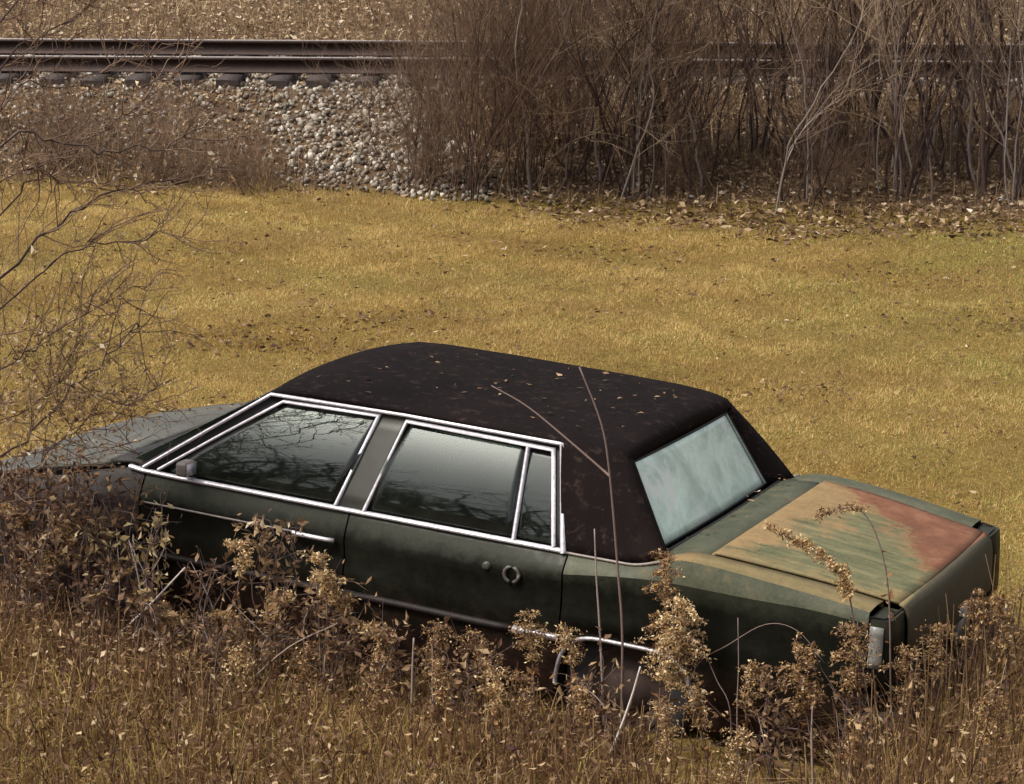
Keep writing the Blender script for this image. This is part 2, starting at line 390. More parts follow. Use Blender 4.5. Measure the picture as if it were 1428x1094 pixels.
M_side = paint_material('faded_green_paint_shaded', 'side'); M_deck = paint_material('faded_green_paint_lit', 'deck')  # same green paint, darkened for shaded sides and lightened for lit upper faces
M_lid = paint_material('weathered_trunk_paint', 'lid'); M_hood = paint_material('chalky_hood_paint', 'hood')
M_chrome = simple('dull_chrome', (.68, .65, .69), .36, .45, .32, 45)
M_black = simple('black_rubber', (.012, .010, .010), .7, 0, .3, 20)
M_tire = simple('tyre_rubber', (.022, .020, .020), .85, 0, .3, 15)
M_in = simple('dark_interior_trim', (.020, .013, .013), .9, 0, .4, 10)
M_seat = simple('worn_seat_cloth', (.030, .021, .019), .95, 0, .4, 12, .3, 60)
M_under = simple('underbody_dark', (.010, .008, .008), .95, 0, .4, 10)
M_pillar = simple('pale_green_pillar_paint', (.048, .049, .038), .5, .1, .3, 9)
M_rusty = simple('rusted_steel', (.045, .026, .02), .8, .1, .5, 9, .3, 50)
M_rustpaint = simple('rusted_fender_paint', (.012, .0068, .0058), .7, 0, .6, 7, .3, 40)
M_lens = simple('bleached_tail_lens', (.26, .26, .24), .3, 0, .35, 16)
M_redlens = simple('red_tail_lens', (.25, .03, .025), .25, 0, .3, 16)
M_dullchrome = simple('pitted_chrome', (.40, .38, .40), .45, .4, .5, 40)
M_lockring = simple('tarnished_lock', (.10, .09, .08), .5, .3, .4, 30)
M_mirror = simple('mirror_shell', (.22, .19, .17), .5, .2, .3, 20)
def vinyl_material():
    m, nt, b = mat('black_vinyl')
    n1 = noise(nt, 3.0, 6, .65); n2 = noise(nt, 18., 6, .72); n3 = noise(nt, 140., 3, .6)
    c = ramp(nt, [(.3, (.0065, .0042, .0042)), (.6, (.010, .0062, .006)), (.8, (.018, .012, .0105))], n1.outputs[0]).outputs[0]
    d = ramp(nt, [(.55, (0, 0, 0)), (.68, (1, 1, 1))], n2.outputs[0])
    c = mixc(nt, c, (.045, .030, .023), math_(nt, 'MULTIPLY', d.outputs[0], .7))
    sc_ = N(nt, 'Mapping'); sc_.inputs['Scale'].default_value = (2, 7, 3); tc = N(nt, 'TexCoord'); nt.links.new(tc.outputs['Object'], sc_.inputs[0])
    n4 = noise(nt, 2.4, 8, .78, vec=sc_.outputs[0]); d4 = ramp(nt, [(.63, (0, 0, 0)), (.70, (1, 1, 1))], n4.outputs[0]); c = mixc(nt, c, (.10, .075, .06), math_(nt, 'MULTIPLY', d4.outputs[0], .6))
    nt.links.new(c, b.inputs['Base Color']); b.inputs['Roughness'].default_value = .8; b.inputs['Specular IOR Level'].default_value = .08
    bp = N(nt, 'Bump'); bp.inputs['Strength'].default_value = .25; bp.inputs['Distance'].default_value = .004
    nt.links.new(math_(nt, 'ADD', n3.outputs[0], n2.outputs[0]), bp.inputs['Height']); nt.links.new(bp.outputs[0], b.inputs['Normal'])
    return m
M_vinyl = vinyl_material()
def glass_material(name, film, amount, lo=.4, hi=.62, spots=0.0, tint=(.55, .62, .55)):
    """tinted glass under a diffuse film (dust; at the rear also a painted sky reflection): mirror-like surface over transparent body"""
    m, nt, b = mat(name)
    nt.nodes.remove(b)
    n1 = noise(nt, 2.2, 5, .6, dist=.6); n2 = noise(nt, 26., 5, .7)
    tr = N(nt, 'BsdfTransparent'); tr.inputs[0].default_value = (*tint, 1)
    df = N(nt, 'BsdfDiffuse')
    fc = ramp(nt, [(.3, tuple(c * .86 for c in film)), (.7, tuple(min(1, c * 1.1) for c in film))], n2.outputs[0]).outputs[0]
    cl = noise(nt, 3.3, 5, .55, dist=1.2); fc = mixc(nt, fc, tuple(c * .5 for c in film), ramp(nt, [(.40, (.6,) * 3), (.58, (0, 0, 0))], cl.outputs[0]).outputs[0])     # cloudy streaks in the film; at the rear, painted broken reflections
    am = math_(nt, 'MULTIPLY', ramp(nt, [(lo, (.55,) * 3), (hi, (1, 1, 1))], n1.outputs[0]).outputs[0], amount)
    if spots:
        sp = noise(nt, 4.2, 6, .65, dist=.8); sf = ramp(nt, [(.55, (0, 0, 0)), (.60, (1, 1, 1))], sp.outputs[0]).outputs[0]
        fc = mixc(nt, fc, (.80, .84, .80), math_(nt, 'MULTIPLY', sf, spots))  # pale patches painted as broken sky reflections
    nt.links.new(fc, df.inputs[0])
    m1 = N(nt, 'MixShader'); nt.links.new(am, m1.inputs[0]); nt.links.new(tr.outputs[0], m1.inputs[1]); nt.links.new(df.outputs[0], m1.inputs[2])
    gl = N(nt, 'BsdfGlossy'); gl.inputs['Roughness'].default_value = .02
    fr = N(nt, 'Fresnel'); fr.inputs[0].default_value = 1.58
    m2 = N(nt, 'MixShader'); nt.links.new(fr.outputs[0], m2.inputs[0]); nt.links.new(m1.outputs[0], m2.inputs[1]); nt.links.new(gl.outputs[0], m2.inputs[2])
    nt.links.new(m2.outputs[0], nt.nodes['Material Output'].inputs[0])
    return m
M_glass = glass_material('dusty_side_glass', (.17, .20, .165), .06)
M_backglass = glass_material('rear_glass_sky_film', (.76, .94, .80), 1.0, .15, .42, .75)  # pale mint film with the sky reflection painted into its colour

car = thing('sedan', tuple(CO), 'abandoned dull green four door sedan with black vinyl roof sunk in weeds', 'car')
car.matrix_world = Matrix(((CB[0][0], CB[1][0], CB[2][0], CO[0]), (CB[0][1], CB[1][1], CB[2][1], CO[1]), (CB[0][2], CB[1][2], CB[2][2], CO[2]), (0, 0, 0, 1)))

def f1(x): return float(sm(x))
def lidz(x): return 1.0 - .095 * max(0.0, (x + .93) / .85) ** 1.4
def ztop(x):
    if x < -3.84: return .925 - .27 * (-3.84 - x) / 1.1 * f1(.35 + (-3.84 - x) / .5)
    if x < -1.28: return .925
    if x < -.95: return .925 + .075 * f1((x + 1.28) / .30)
    return lidz(x)
def zcre(x): return .79 - .22 * f1((-3.8 - x) / 1.1) + .105 * f1((x + 2.1) / 1.1) - .03 * f1((x + .5) / .5)
def taper(x): return .045 * f1((x + .75) / .75) + .07 * f1((-4.3 - x) / .75)
def side_y(x, z):
    zt, zc = ztop(x), zcre(x)
    if z >= zc: y = (.055 - .03 * f1((x + 1.3) / .3)) * (min(1, (z - zc) / max(.02, zt - zc))) ** 1.4
    elif z >= .61: y = .010 * math.sin(math.pi * (zc - z) / max(.02, zc - .61))
    else: y = .012 + .055 * ((.61 - z) / .4) ** 1.6
    y += .0035 * math.sin(x * 3.1 + z * 5) + .0025 * math.sin(x * 7.3 + 2 + z * 9) - .006 * math.exp(-((x + 2.2) / .22) ** 2 - ((z - .70) / .08) ** 2)     # small dents and waves
    return y + taper(x)
RA, FA = -1.24, -4.06            # rear and front axle
def zbot(x):
    for ax, rx, zz in ((RA, .34, .575), (FA, .37, .60)):
        d = abs(x - ax) / rx
        if d < 1: return .22 + (zz - .22) * (1 - d ** 4.5) ** (1 / 2.6)
    return .22
def yl(x): return .185 + .075 * f1((x + .9) / .85)      # lid edge
def lr(P, right):
    P = np.array(P, float)
    if right: P[..., 1] = CW - P[..., 1]
    return P
def panel(x0, x1, right, shelf=False, nx=None, part='all'):
    a = Acc(); nx = nx or max(8, int((x1 - x0) / .035)); rows = []
    for x in np.linspace(x0, x1, nx + 1):
        zt, zc, zb = ztop(x), zcre(x), zbot(x)
        zs = list(np.linspace(zb, min(max(zb + .01, .61), zc), 9)) + list(np.linspace(.63, zc, 7))[1:] + list(np.linspace(zc, zt, 6))[1:]
        if zb > .61: zs = list(np.linspace(zb, zb + .01, 9)) + list(np.linspace(zb + .02, zc, 7))[1:] + list(np.linspace(zc, zt, 6))[1:]
        col = [(x, side_y(x, z), z) for z in zs]
        # lip turned in at the bottom
        col = [(x, col[0][1] + .05, col[0][2] + .004)] + col
        if shelf:
            y0 = col[-1][1]; y1 = max(y0 + .01, yl(x) - .004)
            col += [(x, y0 + (y1 - y0) * t, zt + .006 * math.sin(math.pi * min(1, t)) ) for t in (.15, .5, 1.0)]; col.append((x, y1 + .002, zt - .03))
        else:
            y0 = col[-1][1]; col += [(x, y0 + .02, zt + .002), (x, y0 + .05, zt - .004), (x, y0 + .055, zt - .05)]
        if part == 'low': col = col[:16]
        if part == 'up': col = col[15:-4]
        if part == 'shelf': col = col[-5:]
        rows.append(col)
    a.grid(lr(rows, right), flip=right)
    return a.mesh('panel', True)
def solid(o, th, off=-1):
    md = o.modifiers.new('thickness', 'SOLIDIFY'); md.thickness = th; md.offset = off; return o
def bev(o, w, seg=2, ang=35):
    md = o.modifiers.new('bevel', 'BEVEL'); md.width = w; md.segments = seg; md.limit_method = 'ANGLE'; md.angle_limit = math.radians(ang); return o

for right in (False, True):
    obj('front_fender', panel(-4.95, -3.785, right), M_rustpaint, car)
    fd = obj('front_door', panel(-3.775, -2.668, right), M_side, car)
    rd = obj('rear_door', panel(-2.66, -1.56, right), M_side, car)
    rq = obj('rear_quarter_panel', panel(-1.552, -.165, right, True, part='low'), M_side, car); obj('fender_shoulder', panel(-1.552, -.165, right, True, part='up'), M_deck, rq); obj('fender_top', panel(-1.20, -.165, right, True, part='shelf'), M_deck if right else M_lid, rq)
    for d_, hx in ((fd, -2.80), (rd, -1.80)):
        a = Acc(); y = side_y(hx, .785)
        if d_ is fd:
            a.tube(lr([(hx - .13, y - .012, .787), (hx - .10, y - .028, .79), (hx + .06, y - .028, .79), (hx + .09, y - .012, .787)], right), .011, 6)
            obj('door_handle', a.mesh('door_handle', True), M_chrome, d_)
        else:
            th = np.linspace(0, 2 * np.pi, 17)
            a.tube(lr([(hx + .036 * math.cos(t), y - .010, .795 + .036 * math.sin(t)) for t in th], right), .009, 6)
            obj('lock_ring', a.mesh('lock_ring', True), M_lockring, d_)
            b_ = Acc(); b_.tube(lr([(hx - .13, y + .01, .81), (hx - .13, y - .008, .81), (hx - .13, y - .011, .81)], right), [.02, .02, .01], 10)
            obj('lock_knob', b_.mesh('lock_knob', True), M_pillar, d_)
    # body-side moulding in three lengths and the wheel-opening lip
    for x0, x1, mm in ((-3.775, -2.668, M_rustpaint), (-2.66, -1.79, M_rustpaint), (-1.79, -1.56, M_dullchrome), (-1.552, -1.50, M_dullchrome)):
        a = Acc(); X_ = np.linspace(x0 + .004, x1 - .004, 12)
        rows = [[(x, side_y(x, z) - o_, z) for z, o_ in ((.525, -.002), (.528, .012), (.545, .014), (.553, -.002))] for x in X_]
        a.grid(lr(rows, right), flip=right); solid(obj('side_moulding', a.mesh('side_moulding'), mm, car), .004)
    a = Acc(); a.tube(lr([(x, side_y(x, zcre(x)) - .002, zcre(x)) for x in np.linspace(-3.765, -2.87, 14)], right), .006, 5); obj('crease_highlight', a.mesh('crease_highlight', True), M_mirror, fd)  # added bright strip imitating the highlight along the door crease
    a = Acc(); path = [(x, side_y(x, zbot(x)) - .004, zbot(x)) for x in RA + .338 * np.sin(np.linspace(-1.5, 1.5, 40))]
    a.tube(lr(path, right), .011, 5); obj('wheel_opening_lip', a.mesh('wheel_opening_lip', True), M_dullchrome, car)

# inner body: a closed dark tub under the panels
a = Acc()
a.box((-4.85, .10, .24), (-.10, CW - .10, .30)); a.box((-4.85, .16, .30), (-3.90, CW - .16, .60)); a.box((-.98, .36, .30), (-.12, CW - .36, .80))
a.box((-3.8, .085, .30), (-1.56, .12, .86)); a.box((-3.8, CW - .12, .30), (-1.56, CW - .085, .86))
a.box((-1.56, .15, .62), (-.98, CW - .15, .88))
obj('underbody', a.mesh('underbody'), M_under, car)

# hood, cowl, grille end
a = Acc(); rows = []
for x in np.linspace(-4.93, -4.02, 16):
    t = (x + 4.93) / .91
    rows.append([(x, y, .66 + .245 * t ** .85 + .015 * (1 - ((y - YC) / .8) ** 2) + .010 * math.exp(-((abs(y - YC) - .42) / .04) ** 2)) for y in np.linspace(.10 + .05 * (1 - t), CW - .10 - .05 * (1 - t), 25)])
a.grid(rows); solid(obj('hood', a.mesh('hood', True), M_hood, car), .02)
a = Acc(); a.grid([[(x, y, z) for y in np.linspace(.10, CW - .10, 12)] for x, z in ((-4.012, .915), (-3.96, .925), (-3.88, .935), (-3.80, .91))])
solid(obj('cowl', a.mesh('cowl', True), M_black, car), .02)
a = Acc(); a.box((-4.97, .17, .42), (-4.93, CW - .17, .64)); obj('grille', a.mesh('grille'), M_chrome, car)
a = Acc(); a.box((-5.06, .06, .34), (-4.96, CW - .06, .50)); bev(obj('front_bumper', a.mesh('front_bumper'), M_chrome, car), .02)

# ---- greenhouse.  side plane: y rises from .05 at the belt (z .926) to .233 at the rail (z 1.364)
def gy(z): return .05 + .183 * (z - .926) / .438
def GP(x, z, out=0.0): return (x, gy(z) - out * .923, z + out * .386 * 0)
# vinyl roof
def roof_mesh():
    a = Acc()
    ts = np.linspace(-1, 1, 41)
    st = [(-3.225, -.014), (-3.20, .002), (-3.15, .014), (-3.0, .024), (-2.6, .026), (-2.2, .021), (-1.9, .017), (-1.7, .012), (-1.56, .008), (-1.47, .000), (-1.42, -.012), (-1.397, -.032)]
    rows = []
    for x, dz in st:
        ye = .222 + (.05 * f1((x + 1.70) / .30))
        row = []
        for t in ts:
            y = YC + t * (YC - ye)
            z = 1.372 + dz + .036 * (1 - abs(t) ** 2.4)
            bow = -.03 * (1 - t * t) if x < -3.1 else 0.0
            row.append((x + bow + (.012 * (1 - t * t) if x > -1.5 else 0), y, z))
        rows.append(row)
    rows = np.array(rows); a.grid(rows, flip=True)
    # sail panels and the frame round the rear glass
    k0 = 7                                            # first station of the sail panel (x = -1.70)
    for right in (False, True):
        edge = [tuple(rows[k][0]) for k in range(k0, len(st))]
        bot = []
        n = len(edge)
        for i in range(n):
            s = i / (n - 1); s2 = s ** .8
            x = -1.584 + (-1.105 + 1.584) * s2
            bot.append((x, .048 + .035 * s ** 3 + .004, ztop(x) + .004))
        g = []
        for i in range(n):
            e, b_ = np.array(edge[i]), np.array(bot[i]); col = []
            for t in np.linspace(0, 1, 12):
                p = e + (b_ - e) * t; p[1] -= .016 * math.sin(math.pi * t)
                col.append(p)
            g.append(col)
        g = np.array(g); a.grid(lr(g, right), flip=right)
        # rear strip between sail panel and glass
        last = g[-1]; T, Bm = np.array((-1.392, .340, 1.308)), np.array((-1.188, .266, .972))
        strip = []
        for t, p in zip(np.linspace(0, 1, 12), last):
            q = T + (Bm - T) * t
            strip.append([p, p * .5 + q * .5 + np.array([.016, -.006, .004]), q])
        a.grid(lr(strip, right), flip=right)
    # strip above the glass
    e = rows[-1]; top = []
    for t, p in zip(ts, e):
        y = YC + t * (YC - .340); q = np.array((-1.392 + .012 * (1 - t * t), y, 1.308 + .012 * (1 - t * t)))
        top.append([p, q])
    a.grid(np.array(top).transpose(1, 0, 2), flip=True)
    me = a.mesh('vinyl_roof', True)
    import bmesh
    bm = bmesh.new(); bm.from_mesh(me); bmesh.ops.remove_doubles(bm, verts=bm.verts, dist=.0015); bmesh.ops.recalc_face_normals(bm, faces=bm.faces); bm.to_mesh(me); bm.free()
    for p in me.polygons: p.use_smooth = True
    return me
roof = obj('vinyl_roof', roof_mesh(), M_vinyl, car, label='black vinyl roof wrapping the wide rear pillars'); solid(roof, .022)

# pillars, glass, trim for both sides
def plane_poly(pts, th, right, bulge=0.0, n=10, inset=0.0):
    """a curved pane between a bottom edge and a top edge: pts = bottom-front, bottom-rear, top-rear, top-front as (x, z)"""
    (a0, b0), (a1, b1), (a2, b2), (a3, b3) = pts; rows = []
    for s in np.linspace(0, 1, n + 1):
        row = []
        for t in np.linspace(0, 1, n + 1):
            x = (a0 + (a1 - a0) * t) * (1 - s) + (a3 + (a2 - a3) * t) * s
            z = (b0 + (b1 - b0) * t) * (1 - s) + (b3 + (b2 - b3) * t) * s
            row.append((x, gy(z) + inset - bulge * 4 * s * (1 - s), z))
        rows.append(row)
    A_ = Acc(); A_.grid(lr(rows, right), flip=right); return A_.mesh('pane', True)
def strip(path, wid, out, right, th=.008):
    """flat bright trim along a path of (x, z) on the side plane"""
    P = np.array(path, float); d = np.gradient(P, axis=0)
    # mitre offset
    off = []
    for i in range(len(P)):
        d0 = P[i] - P[max(0, i - 1)]; d1 = P[min(len(P) - 1, i + 1)] - P[i]
        if i == 0: d0 = d1
        if i == len(P) - 1: d1 = d0
        d0 = d0 / np.linalg.norm(d0); d1 = d1 / np.linalg.norm(d1)
        n0 = np.array([-d0[1], d0[0]]); n1 = np.array([-d1[1], d1[0]]); n_ = n0 + n1; n_ /= np.linalg.norm(n_); n_ /= max(.4, n_ @ n0)
        off.append(n_ * wid / 2)
    off = np.array(off)
    rows = []
    for p, o_ in zip(P, off):
        a_, b_ = p + o_, p - o_; m_ = p
        rows.append([(a_[0], gy(a_[1]) + .004, a_[1]), (a_[0] * .8 + m_[0] * .2, gy(a_[1]) - out, a_[1] * .8 + m_[1] * .2), (b_[0] * .8 + m_[0] * .2, gy(b_[1]) - out, b_[1] * .8 + m_[1] * .2), (b_[0], gy(b_[1]) + .004, b_[1])])
    A_ = Acc(); A_.grid(lr(rows, right)); return A_.mesh('trim')
for right in (False, True):
    # A, B pillars and the header rail under the roof edge
    o_ = obj('front_pillar', plane_poly([(-3.86, .925), (-3.715, .925), (-3.10, 1.352), (-3.215, 1.362)], 0, right, 0, 4, .012), M_black, car); solid(o_, .05)
    o_ = obj('centre_pillar', plane_poly([(-2.745, .925), (-2.59, .925), (-2.475, 1.36), (-2.625, 1.36)], 0, right, .006, 6, .006), M_pillar, car); solid(o_, .05)
    o_ = obj('rear_window_post', plane_poly([(-1.632, .925), (-1.57, .925), (-1.69, 1.36), (-1.742, 1.36)], 0, right, .004, 6, .012), M_black, car); solid(o_, .05)
    o_ = obj('roof_rail', plane_poly([(-3.19, 1.330), (-1.70, 1.322), (-1.695, 1.366), (-3.215, 1.366)], 0, right, 0, 6, .014), M_black, car); solid(o_, .04)
    # panes
    w1 = obj('front_door_window', plane_poly([(-3.715, .925), (-2.735, .925), (-2.62, 1.352), (-3.115, 1.340)], 0, right, .035, 14, .022), M_glass, car)
    w2 = obj('rear_door_window', plane_poly([(-2.60, .925), (-1.83, .925), (-1.86, 1.335), (-2.485, 1.350)], 0, right, .035, 14, .022), M_glass, car)
    w3 = obj('quarter_window', plane_poly([(-1.825, .925), (-1.63, .925), (-1.735, 1.33), (-1.855, 1.335)], 0, right, .02, 10, .020), M_glass, car)
    for w in (w1, w2, w3): solid(w, .004)
    a = Acc(); a.tube(lr([(x, side_y(x, ztop(x)) - .008, ztop(x) + .002) for x in np.linspace(-1.57, -1.10, 20)], right), .0075, 5); obj('vinyl_edge_moulding', a.mesh('vinyl_edge_moulding', True), M_mirror, car)
    # bright trim
    T = [('belt_moulding', [(-3.875, .936), (-3.80, .929), (-3.60, .926), (-3.0, .927), (-2.3, .929), (-1.575, .931)], .017, .014),
         ('drip_rail', [(-3.795, .945), (-3.50, 1.154), (-3.205, 1.362), (-2.5, 1.372), (-1.688, 1.366)], .017, .018),
         ('window_rear_moulding', [(-1.696, 1.372), (-1.578, .925)], .022, .020),
         ('front_window_frame', [(-3.715, .944), (-3.42, 1.148), (-3.135, 1.338), (-2.628, 1.350), (-2.742, .940)], .0155, .012),
         ('rear_window_frame', [(-2.592, .940), (-2.48, 1.346), (-1.735, 1.334), (-1.632, .942)], .0155, .012),
         ('division_bar', [(-1.828, .940), (-1.857, 1.330)], .016, .015)]
    for nm, path, wid, out in T: obj(nm, strip(path, wid, out, right), M_chrome, car)
# mirror on the driver's door
a = Acc(); y0 = gy(1.0)
a.box((-3.565, y0 - .115, .955), (-3.505, y0 - .02, 1.025)); mo = bev(obj('door_mirror', a.mesh('door_mirror'), M_mirror, car), .014, 3)
a = Acc(); a.box((-3.503, y0 - .108, .961), (-3.500, y0 - .028, 1.019)); obj('mirror_glass', a.mesh('mirror_glass'), M_chrome, mo)

# windscreen
a = Acc(); rows = []
for s in np.linspace(0, 1, 10):
    rows.append([(-3.93 + .70 * s - .06 * (1 - t * t) * (1 - .4 * s), YC + t * (.80 - .14 * s), .93 + .425 * s + .02 * (1 - t * t) * s) for t in np.linspace(-1, 1, 16)])
a.grid(rows); solid(obj('windscreen', a.mesh('windscreen', True), M_glass, car), .005)
# rear window with its gasket
a = Acc(); rows = []
for s in np.linspace(0, 1, 12):
    rows.append([(-1.188 - .204 * s + (.012 + .012 * s) * (1 - t * t) - .006, YC + t * (YC - .266 - .074 * s), .972 + .336 * s + .012 * s * (1 - t * t)) for t in np.linspace(-1, 1, 20)])
a.grid(rows, flip=True); bw = solid(obj('rear_window', a.mesh('rear_window', True), M_backglass, car, label='milky rear window with a pale green sky reflection painted in'), .005)
rows = np.array(rows); loop = np.concatenate([rows[0], rows[1:, -1], rows[-1, ::-1][1:], rows[::-1, 0][1:]])
a = Acc(); a.tube(loop + np.array([.004, 0, 0]), .006, 5); obj('gasket', a.mesh('gasket', True), M_black, bw)
a = Acc(); a.tube([(-1.150 + .014 * (1 - t * t), YC + t * .76, .972) for t in np.linspace(-1, 1, 16)], .008, 5); obj('lower_reveal_moulding', a.mesh('lower_reveal_moulding', True), M_black, bw)

# deck filler, trunk lid, rear end
a = Acc(); rows = [[(x + .012 * (1 - t * t), YC + t * (YC - w), z + .004 * (1 - t * t)) for t in np.linspace(-1, 1, 20)] for x, z, w in ((-1.175, .955, .12), (-1.16, .968, .12), (-1.10, .982, .14), (-1.02, .993, .17), (-.945, .999, .188), (-.938, .985, .188))]
a.grid(rows, flip=False); solid(obj('rear_deck_panel', a.mesh('rear_deck_panel', True), M_deck, car), .02, 1)
a = Acc(); rows = []
for x, z in [(-.926, .975), (-.924, .996)] + [(x, lidz(x) + .002) for x in np.linspace(-.91, -.10, 18)] + [(-.080, lidz(-.08) - .006), (-.066, lidz(-.06) - .022), (-.056, .84), (-.050, .76), (-.046, .655), (-.06, .645)]:
    ye = yl(min(x, -.08)); rows.append([(x + .012 * (1 - t * t) * (1 if x < -.5 else 2.0), YC + t * (YC - ye), z + .010 * (1 - t * t)) for t in np.linspace(-1, 1, 30)])
a.grid(rows[:-6]); a.grid(rows[-7:]); lid = solid(obj('trunk_lid', a.mesh('trunk_lid', True), M_lid, car, label='trunk lid with bleached olive paint and red primer patch'), .012)
a = Acc(); a.tube([(-.038, YC - .02, .755), (-.028, YC - .02, .755), (-.024, YC - .02, .755)], [.022, .022, .016], 12); obj('trunk_lock', a.mesh('trunk_lock', True), M_chrome, lid)
for right in (False, True):
    a = Acc(); pts = []
    for z in np.linspace(.60, .895, 7):
        x1 = -.046 - .022 * ((z - .60) / .3) ** 2
        pts.append([(-.160, side_y(-.16, z) + .004, z), (x1 - .02, side_y(-.12, z) + .002, z), (x1, side_y(-.12, z) + .022, z), (x1, yl(-.08) - .02, z), (-.16, yl(-.08) - .012, z)])
    a.grid(lr(pts, right), flip=not right); a.add(lr(pts[-1], right), t=[(0, 1, 2), (0, 2, 3), (0, 3, 4)]); a.add(lr(pts[0], right), t=[(0, 2, 1), (0, 3, 2), (0, 4, 3)])
    tl = obj('tail_light', a.mesh('tail_light'), M_side, car)
    a = Acc(); a.grid(lr([[(x, side_y(-.16, z) + (.000 if x < -.12 else .001) - .004 + .0 * x, z) for x in (-.152, -.125, -.092)] for z in np.linspace(.68, .865, 6)], right), flip=right); solid(obj('lens', a.mesh('lens'), M_lens, tl, label='bleached pale side lens of the tail light'), .008)
    a = Acc(); a.tube(lr([(-.163, side_y(-.16, z) - .003, z) for z in np.linspace(.60, .90, 8)], right), .005, 5); a.tube(lr([(-.16, side_y(-.16, .9) - .001, .902), (-.10, side_y(-.12, .9) + .008, .899), (-.085, .12, .899), (-.083, yl(-.08) - .01, .897)], right), .005, 5)
    obj('lamp_bezel', a.mesh('lamp_bezel', True), M_black, tl)
a = Acc(); a.box((-.14, .12, .36), (-.055, CW - .12, .645)); obj('rear_panel', a.mesh('rear_panel'), M_side, car)
a = Acc(); a.box((-.050, YC - .24, .50), (-.044, YC + .24, .635)); obj('plate_recess', a.mesh('plate_recess'), M_black, car)
a = Acc(); a.box((-.040, .95, .55), (-.012, 1.15, .72)); obj('pale_reflector', a.mesh('pale_reflector'), M_lens, car)
a = Acc(); a.box((-.040, 1.165, .55), (-.010, 1.215, .73)); obj('dark_slot', a.mesh('dark_slot'), M_black, car)
a = Acc(); rows = []
for y in np.concatenate([[.02, .03], np.linspace(.08, CW - .08, 14), [CW - .03, CW - .02]]):
    e = abs(y - YC) / YC; xo = -.10 * max(0, e - .85) / .15
    rows.append([(-.05 + xo, y, .33), (.0 + xo, y, .33), (.02 + xo, y, .36), (.02 + xo, y, .44), (.0 + xo, y, .47), (-.05 + xo, y, .47)])
a.grid(rows); solid(obj('rear_bumper', a.mesh('rear_bumper', True), M_rusty, car), .006)

# wheels
def wheel_meshes():
    a = Acc(); prof = [(.085, .205), (.095, .26), (.085, .30), (.05, .315), (-.05, .315), (-.085, .30), (-.095, .26), (-.085, .205)]
    th = np.linspace(0, 2 * np.pi, 41)
    rows = []
    for t in th:
        rows.append([(r * math.cos(t), y, max(r * math.sin(t), -.235)) for y, r in prof])
    a.grid(rows); tm = a.mesh('tyre', True)
    a = Acc(); rp = [(-.08, .205), (-.09, .195), (-.07, .17), (-.055, .13), (-.075, .10), (-.095, .06), (-.097, .0)]
    a.grid([[(r * math.cos(t), y, r * math.sin(t)) for y, r in rp] for t in th]); rm_ = a.mesh('rim', True)
    return tm, rm_
TM, RM = wheel_meshes()
for ax in (RA, FA):
    for right in (False, True):
        w = obj('wheel', None, None, car); w.location = (ax, .16 if not right else CW - .16, .345); w.rotation_euler = (0, 0, math.pi if right else 0)
        obj('tyre', TM, M_tire, w); obj('rim', RM, M_rusty, w)

# interior
def bench(x0, nm):
    s = obj(nm, None, None, car); s.location = (x0, YC, .30)
    a = Acc(); a.box((-.52, -.68, 0), (0, .68, .20)); bev(obj('seat_cushion', a.mesh('seat_cushion'), M_seat, s), .06, 3)
    a = Acc(); a.add([(-.06, -.68, .21), (.10, -.68, .12), (.30, -.66, .60), (.17, -.66, .62), (-.06, .68, .21), (.10, .68, .12), (.30, .66, .60), (.17, .66, .62)], [(0, 1, 2, 3), (7, 6, 5, 4), (0, 3, 7, 4), (1, 5, 6, 2), (3, 2, 6, 7), (0, 4, 5, 1)])
    bev(obj('seat_back', a.mesh('seat_back'), M_seat, s), .05, 3)
bench(-2.72, 'front_seat'); bench(-1.72, 'rear_seat')
a = Acc(); a.box((-3.85, .14, .58), (-3.55, CW - .14, .90)); bev(obj('dashboard', a.mesh('dashboard'), M_in, car), .05, 3)
a = Acc(); a.box((-1.50, .20, .86), (-1.18, CW - .20, .93)); obj('parcel_shelf', a.mesh('parcel_shelf'), M_in, car)
a = Acc(); th = np.linspace(0, 2 * np.pi, 25); a.tube([(-3.36 + .08 * math.sin(t), .52 + .19 * math.cos(t), .86 + .17 * math.sin(t)) for t in th], .013, 6); a.tube([(-3.36, .52, .86), (-3.6, .52, .76)], .03, 8)
obj('steering_wheel', a.mesh('steering_wheel', True), M_in, car)
for right in (False, True):
    a = Acc(); a.box((-3.74, .125, .32), (-1.6, .15, .915)); me = a.mesh('door_card')
    if right:
        for v in me.vertices: v.co.y = CW - v.co.y
    obj('door_card', me, M_in, car)

